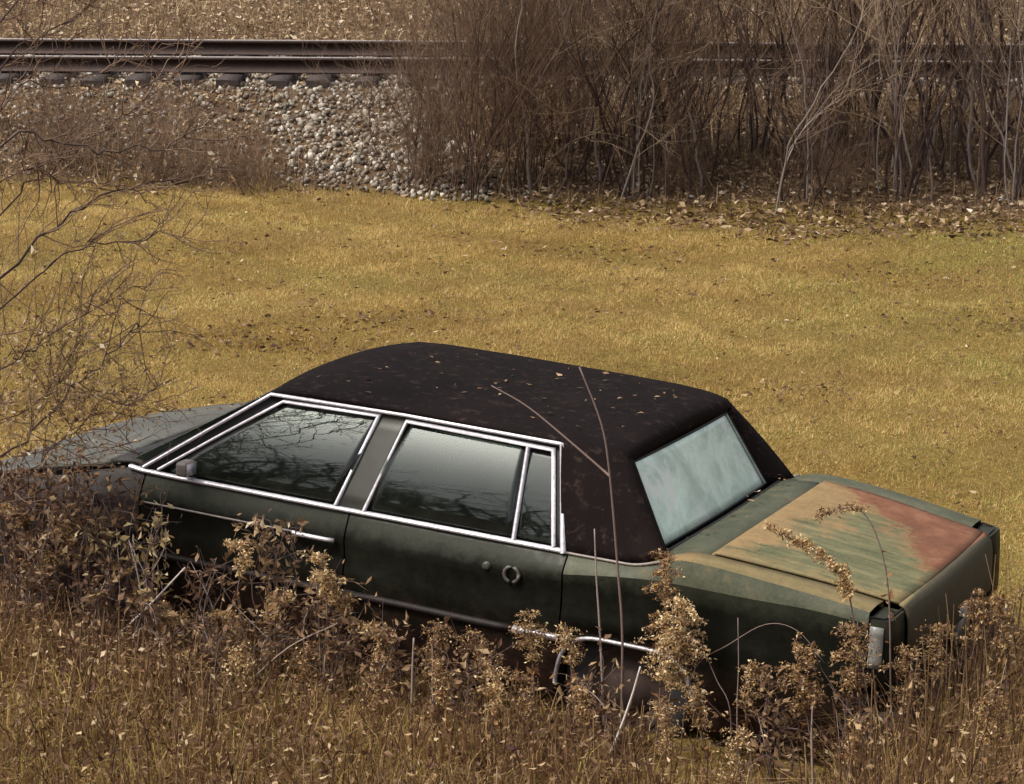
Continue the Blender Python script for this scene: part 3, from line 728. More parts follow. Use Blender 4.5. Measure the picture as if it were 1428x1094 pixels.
# ------------------------------------------------------------------ lawn grass, leaves, weeds on the slope (uncountable: stuff)
def car_mask(x, y, m=.0):
    lx = (x - CO[0]) * CB[0][0] + (y - CO[1]) * CB[0][1]; ly = (x - CO[0]) * CB[1][0] + (y - CO[1]) * CB[1][1]
    return (lx > -5.0 - m) & (lx < .05 + m) & (ly > .02 - m) & (ly < 1.82 + m)
def weed_edge(x):
    """how far (world y) the rough undergrowth reaches from the camera side"""
    return np.where(x > 1.9, 11.75 + .12 * np.sin(x * 5) - .35 * np.clip(x - 2.4, 0, 3), 12.9)
M_grass = veg('dry_lawn_grass', [(0, (.18, .10, .04)), (.22, (.42, .27, .09)), (.5, (.64, .45, .165)), (.8, (.80, .62, .28)), (.97, (.86, .72, .40)), (1, (.38, .39, .11))], (.33, .21, .085), 1.1, .62, .4)
def lawn():
    a = Acc()
    def scat(n, x0, x1, y0, y1):
        x = rng.uniform(x0, x1, n); y = rng.uniform(y0, y1, n)
        hw = (y * .2 + .9); fu = foot_u(np.clip(x, -12, 12))
        u = rail_u(x, y)
        k = (np.abs(x) < hw) & (u < fu + .05 - .25 * (x > 0) + rng.normal(0, .16, n)) & ~car_mask(x, y, .03)
        k &= (y > weed_edge(x) - .7) | (w2car_y(x, y) > 1.7)
        return x[k], y[k]
    def w2car_y(x, y): return (x - CO[0]) * CB[1][0] + (y - CO[1]) * CB[1][1]
    x, y = scat(1500000, -7, 7, 10.5, 25.5)
    cl = wob(x, y, 3.7, 8.) + .8 * wob(x, y, 9.0, 3.) + .7 * wob(x * .7, y * 1.4, 1.2, 1.)
    kk = rng.random(len(x)) < np.clip(.80 + .35 * cl, .2, 1); x, y, cl = x[kk], y[kk], cl[kk]
    n = len(x)
    tuft = .5 + .5 * wob(x, y, 6.0, 1.); thin = .5 + .5 * wob(x * .6, y * 1.5, 1.6, 5.)
    h = rng.uniform(.012, .042, n) * (.65 + .6 * np.clip(tuft, 0, 1)) * (1 + .25 * np.clip(cl, -1, 1.5)); h = np.where(rng.random(n) < .02, h * 1.9, h)
    h *= np.where((rail_u(x, y) > foot_u(x) - .35) & (x < -.5), 1.7, 1)
    w = rng.uniform(.004, .008, n) * (1 + (y - 11) * .03)
    v = np.clip(rng.beta(1.5, 1.6, n) * .78 + .26 * thin + .14 * tuft - .08, 0, .97)
    gr = (rng.random(n) < .06 + .12 * (wob(x * .8, y * 1.2, 1.9, 6.) > .25) + .55 * np.clip((x - 1.6) / 2.4, 0, 1) * np.clip(wob(x, y, .9, 2.) + .6, 0, 1)); v = np.where(gr, 1.0, v)
    brn = np.zeros(n)
    for bx, by, br in ((-2.0, 18.6, .7), (-3.3, 16.7, .9), (4.2, 19.2, .7), (-.9, 19.3, .5), (.9, 17.6, .8), (2.6, 15.2, .5), (3.2, 21.2, .8), (.4, 21.9, .9), (-2.7, 21.9, .7), (-4.2, 20.0, .8), (1.9, 13.6, .4)):
        brn = np.maximum(brn, np.exp(-(((x - bx) / br) ** 2 + ((y - by) / (br * .75)) ** 2)))
    v = np.where(v < .98, v * (1 - .62 * brn * (rng.random(n) < .8)), v)
    hairs(a, np.stack([x, y, tz(x, y) - .004], 1), h, w, v, .9)
    obj('lawn_grass', a.mesh('lawn_grass'), M_grass, kind='stuff', label='short straw yellow mown grass of the lawn behind the car')
lawn()

M_litter = veg('dead_leaf', [(0, (.06, .032, .022)), (.35, (.18, .105, .058)), (.7, (.40, .275, .155)), (.92, (.60, .47, .31)), (1, (.78, .70, .58))], None, transl=.15)
def litter():
    a = Acc()
    # lawn: few
    n = 6500; x = rng.uniform(-6, 6, n); y = rng.uniform(12.0, 24.0, n); k = ~car_mask(x, y, .02); x, y = x[k], y[k]
    c = rng.random(len(x)) < (.35 + .65 * (wob(x, y, 1.7, 4.) > .15)); x, y = x[c], y[c]
    leaves(a, np.stack([x, y, tz(x, y) + rng.uniform(.01, .05, len(x))], 1), rng.uniform(.02, .06, len(x)), rng.beta(1.0, 2.0, len(x)), .7)
    # clumps of dead growth that mar the lawn
    for cx, cy, r, m in ((-2.0, 18.6, .55, 240), (-3.3, 16.7, .6, 260), (4.2, 19.2, .5, 200), (-.9, 19.3, .4, 110), (1.9, 17.0, .25, 50), (2.3, 14.3, .14, 26), (1.45, 15.2, .12, 20), (3.1, 20.8, .4, 80), (.6, 21.8, .6, 110), (-2.7, 21.9, .5, 90)):
        p = rng.normal(0, 1, (m, 2)) * [r, r * .5] + [cx, cy]
        leaves(a, np.stack([p[:, 0], p[:, 1], tz(p[:, 0], p[:, 1]) + rng.uniform(.01, .06, m)], 1), rng.uniform(.03, .07, m), rng.beta(1.2, 3.2, m), .6)
    # under the shrubs and on the slope
    n = 42000; x = rng.uniform(-7, 8, n); u = rng.uniform(-7.0, -.3, n); y = (u + RD - RN[0] * x) / RN[1]
    fu = foot_u(x); g = np.clip((u - fu + .62 + .25 * (x > 0)) / .8, 0, 1)
    bare = np.exp(-((x + 1.85 + .28 * (u + 1)) / 1.0) ** 4)
    k = rng.random(n) < g * (1 - .93 * bare) * np.where(x > -.8, 1, .55); x, y = x[k], y[k]
    leaves(a, np.stack([x, y, tz(x, y) + rng.uniform(.0, .07, len(x))], 1), rng.uniform(.04, .10, len(x)), rng.beta(1.5, 1.8, len(x)), .5)
    # beyond the track
    n = 26000; x = rng.uniform(-9, 9, n); u = rng.uniform(2.6, 12, n); y = (u + RD - RN[0] * x) / RN[1]
    leaves(a, np.stack([x, y, tz(x, y) + rng.uniform(.0, .08, n)], 1), rng.uniform(.05, .11, n), rng.beta(2.2, 1.4, n), .5)
    obj('leaf_litter', a.mesh('leaf_litter'), M_litter, kind='stuff', label='brown fallen leaves littering the lawn and the foot of the embankment')
litter()
def car_debris():
    a = Acc()
    for n, x0, x1, y0, y1, zf in ((60, -3.1, -1.5, .35, 1.5, None), (26, -.9, -.15, .3, 1.5, None), (20, -1.15, -.95, .25, 1.6, None), (120, -4.6, -3.85, .12, 1.7, None)):
        x = rng.uniform(x0, x1, n); y = rng.uniform(y0, y1, n)
        if x0 < -3.5: z = .66 + .245 * np.clip((x + 4.93) / .91, 0, 1) ** .85 + .026
        elif x0 < -2: z = 1.372 + .024 + .036 * (1 - np.abs((y - YC) / .69) ** 2.4)
        else: z = np.array([lidz(q) for q in x]) + .014
        P = np.stack([x, y, z + .004], 1) @ CB + CO
        leaves(a, P, rng.uniform(.015, .045, n), rng.beta(1.2, 1.8, n), .9, .2)
    obj('fallen_leaves', a.mesh('fallen_leaves'), M_litter, kind='stuff', label='scraps of dead leaf lying on the roof, hood and trunk lid')
car_debris()

M_deadgrass = veg('dead_tall_grass', [(0, (.07, .040, .028)), (.35, (.19, .118, .068)), (.65, (.35, .24, .125)), (.9, (.54, .41, .22)), (1, (.66, .54, .33))], (.19, .112, .065), .9, .5, .25)
def slope_weeds():
    a = Acc()
    n = 60000; x = rng.uniform(-8, 8, n); u = rng.uniform(-6.0, -.75, n); y = (u + RD - RN[0] * x) / RN[1]
    fu = foot_u(x); bare = np.exp(-((x + 1.85 + .28 * (u + 1)) / 1.0) ** 4)
    g = np.clip((u - fu + .12) / .4, 0, 1)
    up = np.where(x < -.8, np.clip(1.1 - (u - fu) / 2.3, .16, 1), 1)
    k = rng.random(n) < g * (1 - .97 * bare) * up * (.55 + .45 * (wob(x, y, 2.4, 1.) > -.2)) * np.where((x > -.4) & (u < fu + 1.6), .22, 1); x, y, u = x[k], y[k], u[k]; n = len(x)
    h = rng.uniform(.10, .34, n) * (.7 + .3 * wob(x, y, 3.)); w = rng.uniform(.006, .012, n)
    blades(a, np.stack([x, y, tz(x, y) - .01], 1), h, w, np.clip(rng.beta(1.6, 2.4, n) + .1 * wob(x, y, 1.3, 7.), 0, 1), .7)
    n = 36000; x = rng.uniform(-10, 10, n); u = rng.uniform(3.4, 16, n); y = (u + RD - RN[0] * x) / RN[1]
    h = rng.uniform(.05, .24, n); w = rng.uniform(.008, .016, n)
    blades(a, np.stack([x, y, tz(x, y) - .01], 1), h, w, np.clip(rng.beta(2.4, 1.7, n) + .2 * wob(x, y, .8, 7.), 0, 1), .6)
    obj('embankment_weeds', a.mesh('embankment_weeds'), M_deadgrass, kind='stuff', label='matted brown dead grass covering the railway embankment')
slope_weeds()

# ------------------------------------------------------------------ bare shrubs
M_stem = veg('purple_brown_bark', [(0, (.022, .013, .013)), (.5, (.065, .040, .036)), (.85, (.14, .10, .085)), (1, (.30, .255, .235))], None, transl=0, rough=.85)
M_twig = veg('red_brown_twig', [(0, (.07, .038, .030)), (.5, (.18, .112, .072)), (1, (.42, .31, .21))], None, transl=0, rough=.85)
def grow(rs, stems, twigs, p, d, L, r, level, maxlev, val, wig=.16, up=.10, nsub=(3, 6), spread=.7):
    """one branch as a wandering path; sub-branches leave it along its upper part"""
    n = max(4, int(5 + 3 * (maxlev - level))); step = L / (n - 1); pts = [np.array(p, float)]; d = np.array(d, float); d /= np.linalg.norm(d)
    ds = [d]
    for _ in range(n - 1):
        d = d + rs.normal(0, wig, 3) + np.array([0, 0, up]); d /= np.linalg.norm(d)
        pts.append(pts[-1] + d * step); ds.append(d)
    rad = r * np.linspace(1, .35, n)
    (stems if level <= 1 and r > .0065 else twigs).tube(pts, rad, 5 if level == 0 else 3, np.clip(val + rs.normal(0, .12), 0, .97), cap=False)
    if level < maxlev:
        for _ in range(rs.integers(*nsub)):
            i = rs.integers(max(1, n // 4), n); q = pts[i - 1] + (pts[i] - pts[i - 1]) * rs.random()
            s = rs.normal(0, 1, 3); s -= ds[i] * (s @ ds[i]); s /= np.linalg.norm(s)
            dd = ds[i] * .9 + s * rs.uniform(.4, 1) * spread
            grow(rs, stems, twigs, q, dd, L * rs.uniform(.32, .62), r * rs.uniform(.38, .55), level + 1, maxlev, val, wig, up, nsub, spread)
def shrub_meshes(seed, nst, H, lean, rad, base=.18, maxlev=3, nsub=(3, 6), up=.10, wig=.13, pale=.1, tilt=(0, 0)):
    rs = np.random.default_rng(seed); S, T = Acc(), Acc()
    for i in range(nst):
        th = rs.uniform(0, 6.28); l = abs(rs.normal(0, lean))
        p = [base * rs.normal() * .6, base * rs.normal() * .6, -.05]
        d = [math.cos(th) * l + tilt[0], math.sin(th) * l + tilt[1], 1]
        v = .45 + .12 * rs.normal() + (.5 if rs.random() < pale else 0)
        grow(rs, S, T, p, d, H * rs.uniform(.65, 1.08), rad * rs.uniform(.6, 1.15), 0, maxlev, min(v, 1), wig, up, nsub)
    for A_ in (S, T):
        if not A_.v: A_.tube([(0, 0, 0), (0, 0, .1)], .003, 3)
    return S.mesh('stems', True), T.mesh('twigs')
KINDS = {'broom': shrub_meshes(1, 34, 2.4, .42, .008, .24, 2, (6, 10), .05, .11, .05),
         'thicket': shrub_meshes(2, 14, 3.0, .28, .014, .28, 3, (4, 7), .07, .14, .12),
         'thicket2': shrub_meshes(3, 12, 3.2, .32, .015, .32, 3, (4, 7), .06, .17, .16),
         'pole': shrub_meshes(4, 7, 3.7, .18, .024, .24, 3, (4, 7), .09, .14, .2),
         'low': shrub_meshes(5, 40, 1.0, .7, .005, .32, 2, (5, 9), .03, .18, .0)}
def put_shrub(kind, x, y, rz, s, label, group='bare shrubs along the embankment foot'):
    t = thing('bare_shrub', (x, y, tz1(x, y)), label, 'shrub', group); t.rotation_euler = (0, 0, rz); t.scale = (s, s, s)
    S, T = KINDS[kind]
    obj('stems', S, M_stem, t); obj('twigs', T, M_twig, t)
    return t
def gxy(px, py):                    # ground point under a pixel, found by stepping along the ray
    d = ray(px, py); t = 5.0
    while t < 80 and (EYE + d * t)[2] > tz1(*(EYE + d * t)[:2]): t += .02
    p = EYE + d * t; return p[0], p[1]
spots = [
 ('broom', 655, 268, 1.0, 'reddish broom-like bare shrub nearest the open ballast stones'),
 ('broom', 735, 262, .92, 'second broom-like bare shrub from the ballast, fine upright twigs'),
 ('thicket', 700, 205, .95, 'bare shrub high on the bank just behind the broom-like shrubs'),
 ('thicket2', 815, 255, 1.0, 'bare grey-brown shrub right of the broom-like pair above the car roof'),
 ('pole', 905, 225, .9, 'bare shrub with a dark leaning trunk crossing the rails mid picture'),
 ('thicket', 890, 275, .82, 'low twiggy bare shrub at the lawn edge above the rear window'),
 ('thicket2', 985, 262, .92, 'dense bare shrub above the trunk lid, left of the pale stems'),
 ('thicket', 1040, 215, 1.05, 'slender bare shrub set back on the bank beside the pale stems'),
 ('pole', 1130, 235, .92, 'bare shrub of pale upright stems above the car trunk'),
 ('thicket2', 1105, 285, .75, 'short tangled bare shrub at the leafy lawn edge below pale stems'),
 ('pole', 1215, 245, 1.08, 'tallest dark many-trunked bare shrub right of the pale stems'),
 ('thicket', 1245, 275, .95, 'thick twiggy bare shrub in front of the dark many-trunked one'),
 ('thicket2', 1310, 250, 1.0, 'bare shrub between the dark trunks and the leaning right-hand stem'),
 ('pole', 1385, 262, 1.0, 'bare shrub with a forked stem leaning right at the picture edge'),
 ('thicket', 1420, 285, .95, 'rightmost bare shrub at the edge of the picture'),
 ('thicket2', 1345, 205, 1.1, 'bare shrub high on the bank near the right edge'),
 ('broom', 592, 258, .72, 'smallest broom-like shrub standing in the right edge of the stones'),
 ('broom', 800, 215, .95, 'broom-like shrub behind the grey-brown one, half hiding the rails'),
 ('broom', 950, 235, 1.0, 'broom-like shrub filling the gap left of the dense bare shrub'),
 ('broom', 1165, 225, 1.0, 'broom-like shrub between pale stems and dark trunks'),
 ('low', 600, 262, .8, 'knee-high bare bush where the ballast meets the broom shrub'),
 ('low', 960, 268, .6, 'low spreading bush at the lawn edge above the rear window corner'),
 ('low', 1180, 272, .6, 'low spreading bush among fallen leaves below the dark trunks'),
 ('low', 345, 268, .6, 'low brown bush at the left foot of the ballast stones'),
 ('low', 225, 250, .85, 'low brown bush on the weedy slope left of the stones'),
 ('low', 95, 242, .95, 'low brown bush on the slope near the left edge'),
]
for i, (kd, px, py, s, lab) in enumerate(spots):
    x, y = gxy(px, py); t = put_shrub(kd, x, y, R.uniform(0, 6.28), s, lab)

# wooded bank behind the camera: mirrored in the side windows, one mass
a = Acc(); b_ = Acc(); rs = np.random.default_rng(21)
for i in range(120):
    x = rs.uniform(-15, -6.3); y = rs.uniform(-4, 9.0); grow(rs, a, a, (x, y, tz1(x, y) - .1), (rs.normal(0, .1), rs.normal(0, .1), 1), rs.uniform(3.4, 5.2) - .75 * tz1(x, y), .05, 0, 2, .4, .12, .08, (4, 8))
obj('wooded_bank', a.mesh('wooded_bank'), M_stem, kind='stuff', label='mass of bare trees on the bank behind the viewpoint')

# ------------------------------------------------------------------ foreground: rough undergrowth (stuff)
M_under_g = veg('undergrowth_blade', [(0, (.09, .045, .028)), (.3, (.26, .15, .07)), (.6, (.50, .33, .13)), (.85, (.70, .52, .22)), (1, (.48, .43, .10))], (.15, .072, .045), 1.6, .6, .35)
M_dry_leaf = veg('curled_dry_leaf', [(0, (.06, .028, .022)), (.35, (.21, .12, .068)), (.65, (.43, .285, .15)), (.88, (.68, .51, .30)), (1, (.85, .73, .52))], (.16, .075, .045), 2.2, .35, .3)
def side_dist(x, y): return -((x - CO[0]) * CB[1][0] + (y - CO[1]) * CB[1][1])
def car_x(x, y): return (x - CO[0]) * CB[0][0] + (y - CO[1]) * CB[0][1]
def under_height(x, y):
    """height of the weed layer: tall against the car's front half, low in front of the camera, knee-high at the tail"""
    cx = car_x(x, y); d = side_dist(x, y)
    h = .24 + .10 * np.clip(wob(x, y, 1.7, 2.) + .3, 0, 1)
    h = h + np.where(cx < .1, .12 * np.exp(-((d - .22) / .34) ** 2), .10 + .22 * np.exp(-((cx - .25) / .35) ** 2))
    h = h + .08 * sm((-2.5 - cx) / 1.2) * np.exp(-((d - .35) / .6) ** 2)
    h = h * (1 - .55 * ((cx < -.9) & (cx > -4.6)) * (1 - sm((d - .35) / .55)))
    h = h * (1 - .62 * ((cx > -1.0) & (cx < -.08) & (d < .75)))
    h = np.where((cx > .1), h * (1 - .75 * sm((y - 11.0) / .9)), h)
    return h
def undergrowth():
    a = Acc(); b = Acc()
    def scat(n):
        x = rng.uniform(-4.6, 4.0, n); y = rng.uniform(8.2, 14.4, n); d = side_dist(x, y); cx = car_x(x, y)
        edge = weed_edge(x) + rng.normal(0, .22, n)
        k = np.where(cx < .05, d > .03, y < edge) & (y < edge) & ~car_mask(x, y, .0) & (np.abs(x) < y * .2 + 1.3)
        k &= (cx > -5.6)
        # wheel arch shadow pocket stays thinner
        k &= ~((cx > -.95) & (cx < -.1) & (d < .75) & (rng.random(n) < .72))
        return x[k], y[k]
    x, y = scat(150000); n = len(x); H = under_height(x, y)
    grassy = np.clip(wob(x, y, 1.35, 9.) * 1.3 + .1 + .5 * sm((side_dist(x, y) - .7) / .5), 0, 1)
    v = np.clip(rng.beta(1.5, 2.2, n) * .9 + .12 * grassy, 0, .95); v = np.where(rng.random(n) < .10 * grassy, 1.0, v)
    h = H * rng.uniform(.4, 1.15, n)
    blades(a, np.stack([x, y, tz(x, y) - .01], 1), h, rng.uniform(.0035, .0075, n), v, .85)
    obj('undergrowth_grass', a.mesh('undergrowth_grass'), M_under_g, kind='stuff', label='tangle of brown and straw dead grass in the foreground before the car')
    x, y = scat(120000); n = len(x); H = under_height(x, y)
    k = rng.random(n) < np.clip(.62 + .5 * wob(x, y, 2.3, 4.), .15, 1); x, y, H = x[k], y[k], H[k]; n = len(x)
    z = tz(x, y) + H * rng.uniform(.15, 1.05, n) ** .8
    leaves(b, np.stack([x, y, z], 1), rng.uniform(.014, .046, n), np.clip(rng.beta(1.1, 1.7, n) + .10 * wob(x, y, 3.1, 6.), 0, 1), .15)
    # thin dead stems standing out of it
    x, y = scat(8000); H = under_height(x, y)
    for i in range(len(x)):
        z0 = tz1(x[i], y[i]); hh = H[i] * R.uniform(.8, 1.45); dx, dy = R.gauss(0, .07), R.gauss(0, .07)
        b.tube([(x[i], y[i], z0 - .02), (x[i] + dx * .4, y[i] + dy * .4, z0 + hh * .5), (x[i] + dx, y[i] + dy, z0 + hh)], [.0035, .003, .0018], 3, R.betavariate(1.4, 2.6), cap=False)
    obj('undergrowth_leaves', b.mesh('undergrowth_leaves'), M_dry_leaf, kind='stuff', label='curled dead leaves and stems hanging in the foreground weeds')
undergrowth()

# ------------------------------------------------------------------ single plants in front of the car
M_plume = veg('seed_fluff', [(0, (.10, .045, .025)), (.35, (.33, .18, .075)), (.7, (.62, .42, .19)), (1, (.90, .74, .46))], None, transl=.3)
M_stalk = veg('dry_stalk', [(0, (.06, .03, .025)), (.5, (.19, .135, .115)), (1, (.66, .58, .54))], None, transl=0, rough=.8)
def to_ground(P):
    P = [np.array(p, float) for p in P]; p = P[0]; g = tz1(p[0], p[1])
    if p[2] > g + .03: P.insert(0, np.array([p[0] + R.gauss(0, .02), p[1] + R.gauss(0, .02), g - .03]))
    else: P[0] = np.array([p[0], p[1], min(p[2], g - .02)])
    return P
def smooth_path(P, k=4):
    P = np.array(P, float)
    if len(P) < 3: t = np.linspace(0, 1, 5)[:, None]; return P[0] + (P[1] - P[0]) * t
    Q = np.vstack([2 * P[0] - P[1], P, 2 * P[-1] - P[-2]]); out = []
    for i in range(1, len(Q) - 2):
        for t in np.linspace(0, 1, k, endpoint=False):
            a0, a1, a2, a3 = Q[i - 1], Q[i], Q[i + 1], Q[i + 2]
            out.append(.5 * ((2 * a1) + (-a0 + a2) * t + (2 * a0 - 5 * a1 + 4 * a2 - a3) * t * t + (-a0 + 3 * a1 - 3 * a2 + a3) * t ** 3))
    out.append(P[-1]); return np.array(out)
def place(nm, base, label, cat, group): return thing(nm, tuple(base), label, cat, group)
def goldenrod(pix, dist, headpx, wid, val, label, dens=1.0, r=.0045):
    """dead goldenrod: a stem and a feathery head of arched sprays along its upper headpx pixels"""
    rs = np.random.default_rng(int(pix[0][0] * 7 + pix[-1][1]))
    P = smooth_path(to_ground([on_side(px, py, dist) for px, py in pix]), 6); base = P[0].copy(); P = P - base
    t = place('goldenrod', base, label, 'plant', 'dead goldenrod plants beside the car')
    a = Acc(); a.tube(P, np.linspace(r, r * .4, len(P)), 4, .45); 
    L = np.r_[0, np.cumsum(np.linalg.norm(np.diff(P, axis=0), axis=1))]; hl = headpx / 330.0
    b = Acc(); ns = int(26 * dens + 10)
    def at(s): return np.array([np.interp(s, L, P[:, k]) for k in range(3)])
    for i in range(ns):
        f = rs.random() ** .8; s = L[-1] - hl * f; p = at(s); th = rs.uniform(0, 6.28)
        ln = wid * (.35 + .75 * math.sin(math.pi * min(1, .12 + f * .8))) * rs.uniform(.5, 1.1)
        dv = np.array([math.cos(th), math.sin(th), 0])
        q = np.array([p + dv * ln * u + np.array([0, 0, ln * (.75 * u - .8 * u * u)]) for u in np.linspace(0, 1, 5)])
        a.tube(q, [.0018, .0016, .0014, .0012, .0008], 3, .35, cap=False)
        m = int(rs.integers(16, 30) * max(.6, dens)); u = rs.random(m); pts = np.stack([np.interp(u, np.linspace(0, 1, 5), q[:, k]) for k in range(3)], 1) + rs.normal(0, .007, (m, 3))
        leaves(b, pts, rs.uniform(.008, .022, m), np.clip(val + rs.normal(0, .27, m), 0, 1), 0)
    # a few withered leaves down the stem
    m = 14; s = rs.uniform(L[-1] * .25, max(L[-1] * .3, L[-1] - hl), m)
    leaves(b, np.array([at(x) for x in s]), rs.uniform(.025, .055, m), np.clip(.25 + rs.normal(0, .12, m), 0, 1), 0)
    obj('stem', a.mesh('stem'), M_stalk, t); obj('seed_head', b.mesh('seed_head'), M_plume, t, kind='stuff')
GR = [
 ([(932, 1005), (940, 930), (955, 838)], .22, 130, .16, .72, 'largest fluffy tan goldenrod head, in front of the rear wheel', 2.4),
 ([(918, 1000), (925, 900), (931, 768)], .18, 140, .10, .40, 'feathery orange-brown goldenrod plume rising past the rear window corner', 1.6),
 ([(1132, 1045), (1118, 960), (1108, 893)], .35, 100, .12, .42, 'rusty brown goldenrod below the middle of the rear fender', 1.5),
 ([(1178, 1030), (1188, 940), (1196, 868)], .30, 95, .11, .40, 'brown goldenrod standing beside the pale tail light lens', 1.4),
 ([(1200, 1010), (1188, 850), (1165, 790), (1120, 762), (1070, 733)], .28, 150, .055, .62, 'nodding goldenrod whose seed head hangs across the trunk lid', 1.7),
 ([(1242, 960), (1236, 800), (1200, 712), (1135, 722)], .22, 70, .05, .42, 'thin arching goldenrod crossing the red patch of the trunk lid', .5),
 ([(745, 985), (742, 910), (738, 852)], .16, 75, .09, .55, 'small tan goldenrod above the body moulding, left of the two stalks', 1.2),
 ([(800, 985), (795, 915), (788, 868)], .18, 60, .08, .58, 'short tan goldenrod at the foot of the two bare stalks', 1.0),
 ([(668, 1010), (672, 940), (660, 880)], .3, 70, .09, .35, 'brown goldenrod under the rear door lock ring', 1.0),
 ([(605, 1010), (600, 930), (612, 868)], .28, 70, .09, .32, 'dull brown goldenrod below the centre pillar', 1.0),
 ([(1300, 1010), (1305, 930), (1312, 868)], -.25, 80, .10, .38, 'brown goldenrod hiding the near end of the rear bumper', 1.2),
 ([(1352, 985), (1358, 900), (1372, 825)], -.55, 80, .09, .34, 'brown goldenrod in front of the rear plate recess', 1.1),
 ([(1405, 1000), (1402, 920), (1392, 830)], -.5, 75, .08, .36, 'brown goldenrod beside the far rear corner of the car', 1.0),
 ([(1268, 1020), (1266, 960), (1262, 905)], .1, 75, .10, .42, 'brown goldenrod right below the near rear corner of the car', 1.2),
 ([(1048, 1060), (1040, 990), (1052, 925)], .3, 70, .09, .50, 'pale goldenrod in the dark below the rear wheel opening', .9),
 ([(985, 1060), (975, 1010), (968, 958)], .28, 60, .09, .52, 'drooping tan goldenrod under the chrome wheel-opening lip', 1.0),
]
where = ['low at the left edge', 'below the bright yellow leaves', 'under the bleached stick', 'before the front door seam', 'below the front door handle', 'left of the thick pale stub', 'right of the thick pale stub', 'below the rear door middle', 'below the lock ring', 'left of the leaning stick', 'right of the leaning stick', 'below the rear wheel', 'below the rear fender', 'at the bottom right corner']
for i, (px, py) in enumerate([(40, 905), (175, 915), (265, 935), (345, 925), (430, 925), (520, 935), (610, 950), (690, 945), (735, 960), (815, 985), (925, 1000), (1030, 1040), (1190, 1030), (1370, 985)]):
    GR.append(([(px + R.uniform(-12, 12), py + 110), (px + R.uniform(-8, 8), py + 40), (px + R.uniform(-14, 14), py - 25)], .55 + .08 * (i % 4), 60 + 14 * (i % 3), .06 + .015 * (i % 3), .34 + .09 * (i % 4), 'tan seed plume in the foreground weeds ' + where[i], 1.1))
spot = ['under the hood edge', 'low beside the dark left brush', 'over the bleached stick', 'right of the bleached stick', 'below the front door middle', 'below the front door handle', 'at the front door seam', 'under the rear door front edge', 'under the crease highlight', 'at the far left edge']
for i, (px, py) in enumerate([(100, 752), (62, 800), (245, 872), (325, 882), (385, 855), (452, 800), (478, 855), (528, 900), (340, 782), (25, 735)]):
    GR.append(([(px + R.uniform(-14, 14), py + 150), (px + R.uniform(-10, 10), py + 50), (px + R.uniform(-6, 6), py - 12), (px + R.choice((-1, 1)) * 26, py - 26)], .32 + .05 * (i % 3), 55 + 10 * (i % 3), .065 + .012 * (i % 2), .52 + .08 * (i % 3), 'pale nodding seed head in the brush ' + spot[i], 1.2))
for pix, dist, hp, wd, val, lab, dn in GR: goldenrod(pix, dist, hp, wd, val, lab, dn)

def stalk(pix, dist, r, val, label, branches=()):
    P = smooth_path(to_ground([on_side(px, py, dist) for px, py in pix]), 5); base = P[0].copy()
    t = place('dry_stalk', base, label, 'stalk', 'bare dry stalks around the car')
    a = Acc(); a.tube(P - base, np.linspace(r, r * .5, len(P)), 5, val); obj('stem', a.mesh('stem', True), M_stalk, t)
    for br in branches:
        Q = smooth_path([on_side(px, py, dist) for px, py in br], 5) - base; b = Acc(); b.tube(Q, np.linspace(r * .8, r * .35, len(Q)), 5, val); obj('branch', b.mesh('branch', True), M_stalk, t)
stalk([(868, 890), (862, 800), (850, 660), (838, 590), (808, 512)], .14, .0068, .46, 'tall forked dry stalk rising across the vinyl roof', [[(850, 664), (790, 612), (735, 567), (685, 538)]])
stalk([(837, 888), (832, 810), (829, 738)], .14, .006, .62, 'short pale dry stalk left of the tall forked one')
stalk([(150, 902), (208, 845), (258, 792)], .45, .0075, 1.0, 'bleached stick leaning in the dark brush at left')
stalk([(832, 1090), (858, 1035), (880, 975), (893, 930)], .45, .0075, .95, 'bleached stick leaning below the rear wheel lip')
stalk([(574, 1000), (575, 940), (577, 890)], .55, .008, .6, 'thick pale stub upright in the weeds below the rear door')
stalk([(478, 1094), (478, 1075), (476, 1055)], .95, .010, 1.0, 'whitish stub at the bottom edge of the picture')
stalk([(1132, 1042), (1132, 1015), (1133, 985)], .45, .006, .6, 'pale stub in the dark under the rear fender')
stalk([(955, 990), (972, 928), (1015, 900), (1068, 871), (1112, 880), (1150, 925)], .12, .0032, .5, 'thin stem bent in an arch over the dark rear fender')
stalk([(1018, 990), (1000, 950), (985, 915)], .2, .0036, .5, 'thin stem crossing the dark rear wheel')
stalk([(1028, 985), (1030, 930), (1029, 862)], .2, .0038, .55, 'slim pale stem upright before the rear fender')
stalk([(330, 960), (400, 905), (470, 870)], .5, .005, .6, 'thin stem slanting through the brush under the front door')
stalk([(185, 900), (205, 820), (180, 755)], .5, .005, .55, 'thin forked stem among the leafy brush at left', [[(200, 815), (225, 775), (235, 740)]])

